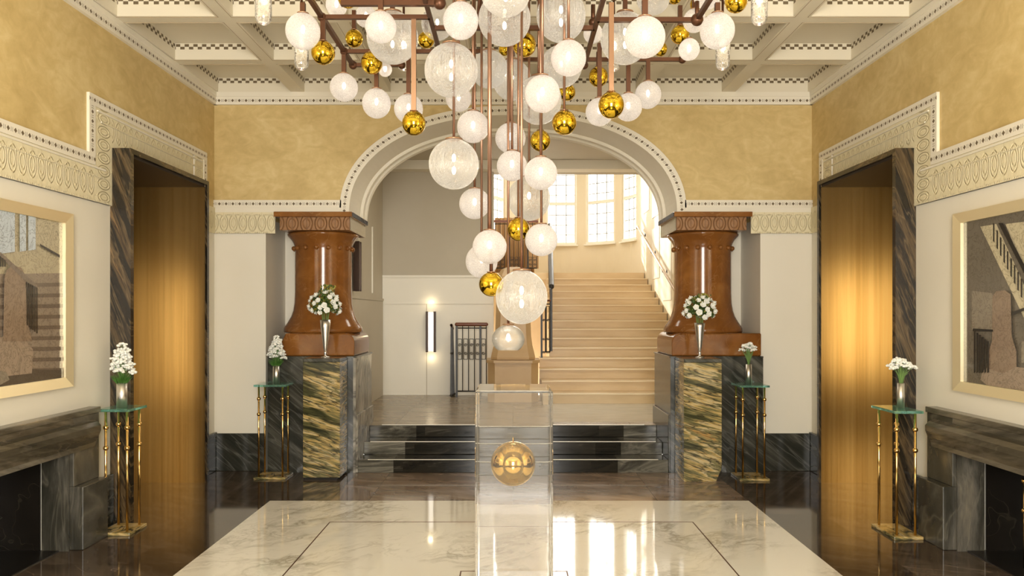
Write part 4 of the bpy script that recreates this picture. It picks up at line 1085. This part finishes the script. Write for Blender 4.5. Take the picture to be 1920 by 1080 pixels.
globes = [
 ('W',568,59,32,4.0,'s'),('W',631,10,20,4.6,'s'),('W',686,31,20,5.0,'s'),('W',714,51,29,3.92,'s'),('C',736,71,48,4.35,'s'),('G',606,99,22,4.19,'s'),
 ('G',664,72,16.5,4.9,'s'),('G',697,118,20,4.65,'s'),('W',722,130,13,5.0,'s'),('W',645,164,26,4.74,'s'),('W',706,194,26.5,4.74,'s'),('W',766,204,27,4.75,'s'),
 ('G',776,231,22,4.2,'s'),('G',799,75,15.5,5.0,'s'),('C',820,45,30,4.95,'r'),('W',864,39,33,3.85,'r'),('C',846,132,50,4.05,'n'),('W',860,185,24,4.75,'r'),
 ('C',851,308,47,4.05,'r'),('W',887,238,30,4.35,'r'),('W',890,382,29,4.45,'r'),('C',946,36,49,4.05,'r'),('C',948,-17,47,3.6,'r'),('G',983,84,22,4.45,'r'),
 ('G',946,93,11,4.95,'r'),('C',1052,30,46,4.2,'r'),('C',917,130,35,4.8,'r'),('C',960,150,36,4.9,'r'),('W',1066,109,33,3.85,'r'),('C',1052,125,39,4.55,'r'),
 ('W',1017,176,33,3.85,'r'),('C',1010,188,43,4.5,'r'),('W',957,259,28.5,4.5,'r'),('W',960,311,28.5,4.25,'r'),('W',1014,325,31,4.05,'r'),('C',992,372,40,4.6,'r'),
 ('G',972,430,21,4.35,'r'),('G',1013,264,19,4.55,'r'),('G',1058,230,23,4.1,'r'),('G',1063,173,16,4.95,'r'),('W',918,463,32,4.0,'t'),('W',903,490,30,4.35,'r'),
 ('G',921,533,23,4.02,'n'),('W',1015,450,30.5,4.15,'r'),('C',978,557,48.5,3.95,'r'),('O',953,636,31,4.35,'r'),
 ('G',1122,144,18,4.75,'s'),('G',1146,197,24,4.0,'s'),('W',1124,210,26,4.6,'s'),('W',1178,201,26,4.72,'s'),('W',1215,178,24.5,4.89,'s'),('W',1112,63,18,4.85,'s'),
 ('C',1172,72,46,4.45,'s'),('W',1209,70,38,3.5,'s'),('G',1238,92,13,5.0,'s'),('C',1225,-4,31,4.75,'s'),('G',1265,-6,13,4.8,'s'),('G',1275,65,17.5,4.75,'s'),
 ('W',1292,93,19.5,4.5,'s'),('W',1302,39,21,4.65,'s'),('W',1326,-8,25,4.3,'s'),('W',1345,58,32,4.0,'s'),('G',1380,2,21,4.25,'s'),('G',1307,8,13,4.9,'s'),('G',652,-3,18,4.3,'s')]
for (k, px, py, rp, Y, style) in globes:
    c = P(px, py, Y); r = rp*Y/F
    g = bpy.data.objects.new('gold_globe' if k == 'G' else 'glass_globe', unit(k)); COL.objects.link(g); g.parent = ch; g.location = c; g['label'] = LBL[k]
    g.scale = (r, r, r*(1.05 if (px*7+int(rp)) % 3 == 0 and k != 'O' else 1.0))
    cp = bpy.data.objects.new('cap', CAPM); COL.objects.link(cp); cp.parent = g
    if k == 'O': cp.location = (0, 0, -.1)
    if k != 'G':
        for dz in ((.25, -.25) if (k == 'C' and rp > 44) else (.12,)):
            bl = bpy.data.objects.new('bulb', BULBM); COL.objects.link(bl); bl.parent = g; q_ = .0105/r; bl.scale = (q_, q_, q_); bl.location = (0, 0, dz)
    if style == 'n' and k == 'C': continue
    th = {'s': .0125, 'r': .0070, 't': .011, 'n': .008}[style]
    top = HC-.04 if style in 'rt' else ZF
    if abs(c.x) > .52 and style in 'rt': top = ZF
    b = MB()
    if k == 'G' and py == 533:
        b.tube((c.x, Y, c.z+r), (c.x, Y, c.z+r+.12), .009, 'bronze'); b.build('rod', ch); continue
    zb_ = c.z+r*.99
    if k == 'O': zb_ = c.z+r*.80
    if zb_ > top: top = zb_+.12
    m_ = 'bronzelight' if (style == 's' and Y < 4.25 and py > 150) else ('rodmetal' if style in 'rt' else 'bronze')
    b.tube((c.x, Y, zb_), (c.x, Y, top), th, m_, square=(style == 's')); b.build('rod', ch)
# ball finials on the right hand arm
for (px, py, Y, r) in ((1307, 37, 4.22, .034), (1112, 42, 4.5, .026)):
    c = P(px, py, Y); b = MB(); b.ball(c, r, 'bronze', 18, 12); b.tube(c, c+Vector((0, 0, .1)), .012, 'bronze'); b.build('finial', ch)
# tube pendants from the ceiling
for (px, yb_, Y, lab) in ((494, 47, 4.35, 'clear tube pendant at the upper left, nearer one'), (565.5, 132, 5.0, 'clear tube pendant below the leftmost frosted globe'), (1423.5, 48, 4.35, 'clear tube pendant at the upper right, nearer one'), (1355, 132, 5.0, 'clear tube pendant below the rightmost frosted globe'),
                      (757, 133, 5.15, 'small clear tube pendant behind the left chandelier arm'), (1151, 134, 5.15, 'small clear tube pendant behind the right chandelier arm')):
    c = P(px, yb_, Y)
    e = empty('tube_pendant', (c.x, Y, HC), lab, 'pendant lamp', 'clear tube pendants')
    zb_ = c.z-HC; r = .0455
    b = MB(); prof = [(.002, zb_)]+[(r*sin(t_*pi/16), zb_+r-r*cos(t_*pi/16)) for t_ in range(1, 9)]+[(r, zb_+.22), (r*.7, zb_+.25)]
    b.lathe(prof, 'clearfine', n=28, cap=False); b.build('glass_tube', e)
    b = MB(); b.ball((0, 0, zb_+.17), .020, 'bulb', 12, 8, 1.6); b.build('bulb', e)
    b = MB(); b.lathe([(r*.75, zb_+.245), (r*.75, zb_+.27), (.01, zb_+.28)], 'bronze', n=20); b.tube((0, 0, zb_+.27), (0, 0, -.001), .008, 'bronze'); b.build('stem', e)
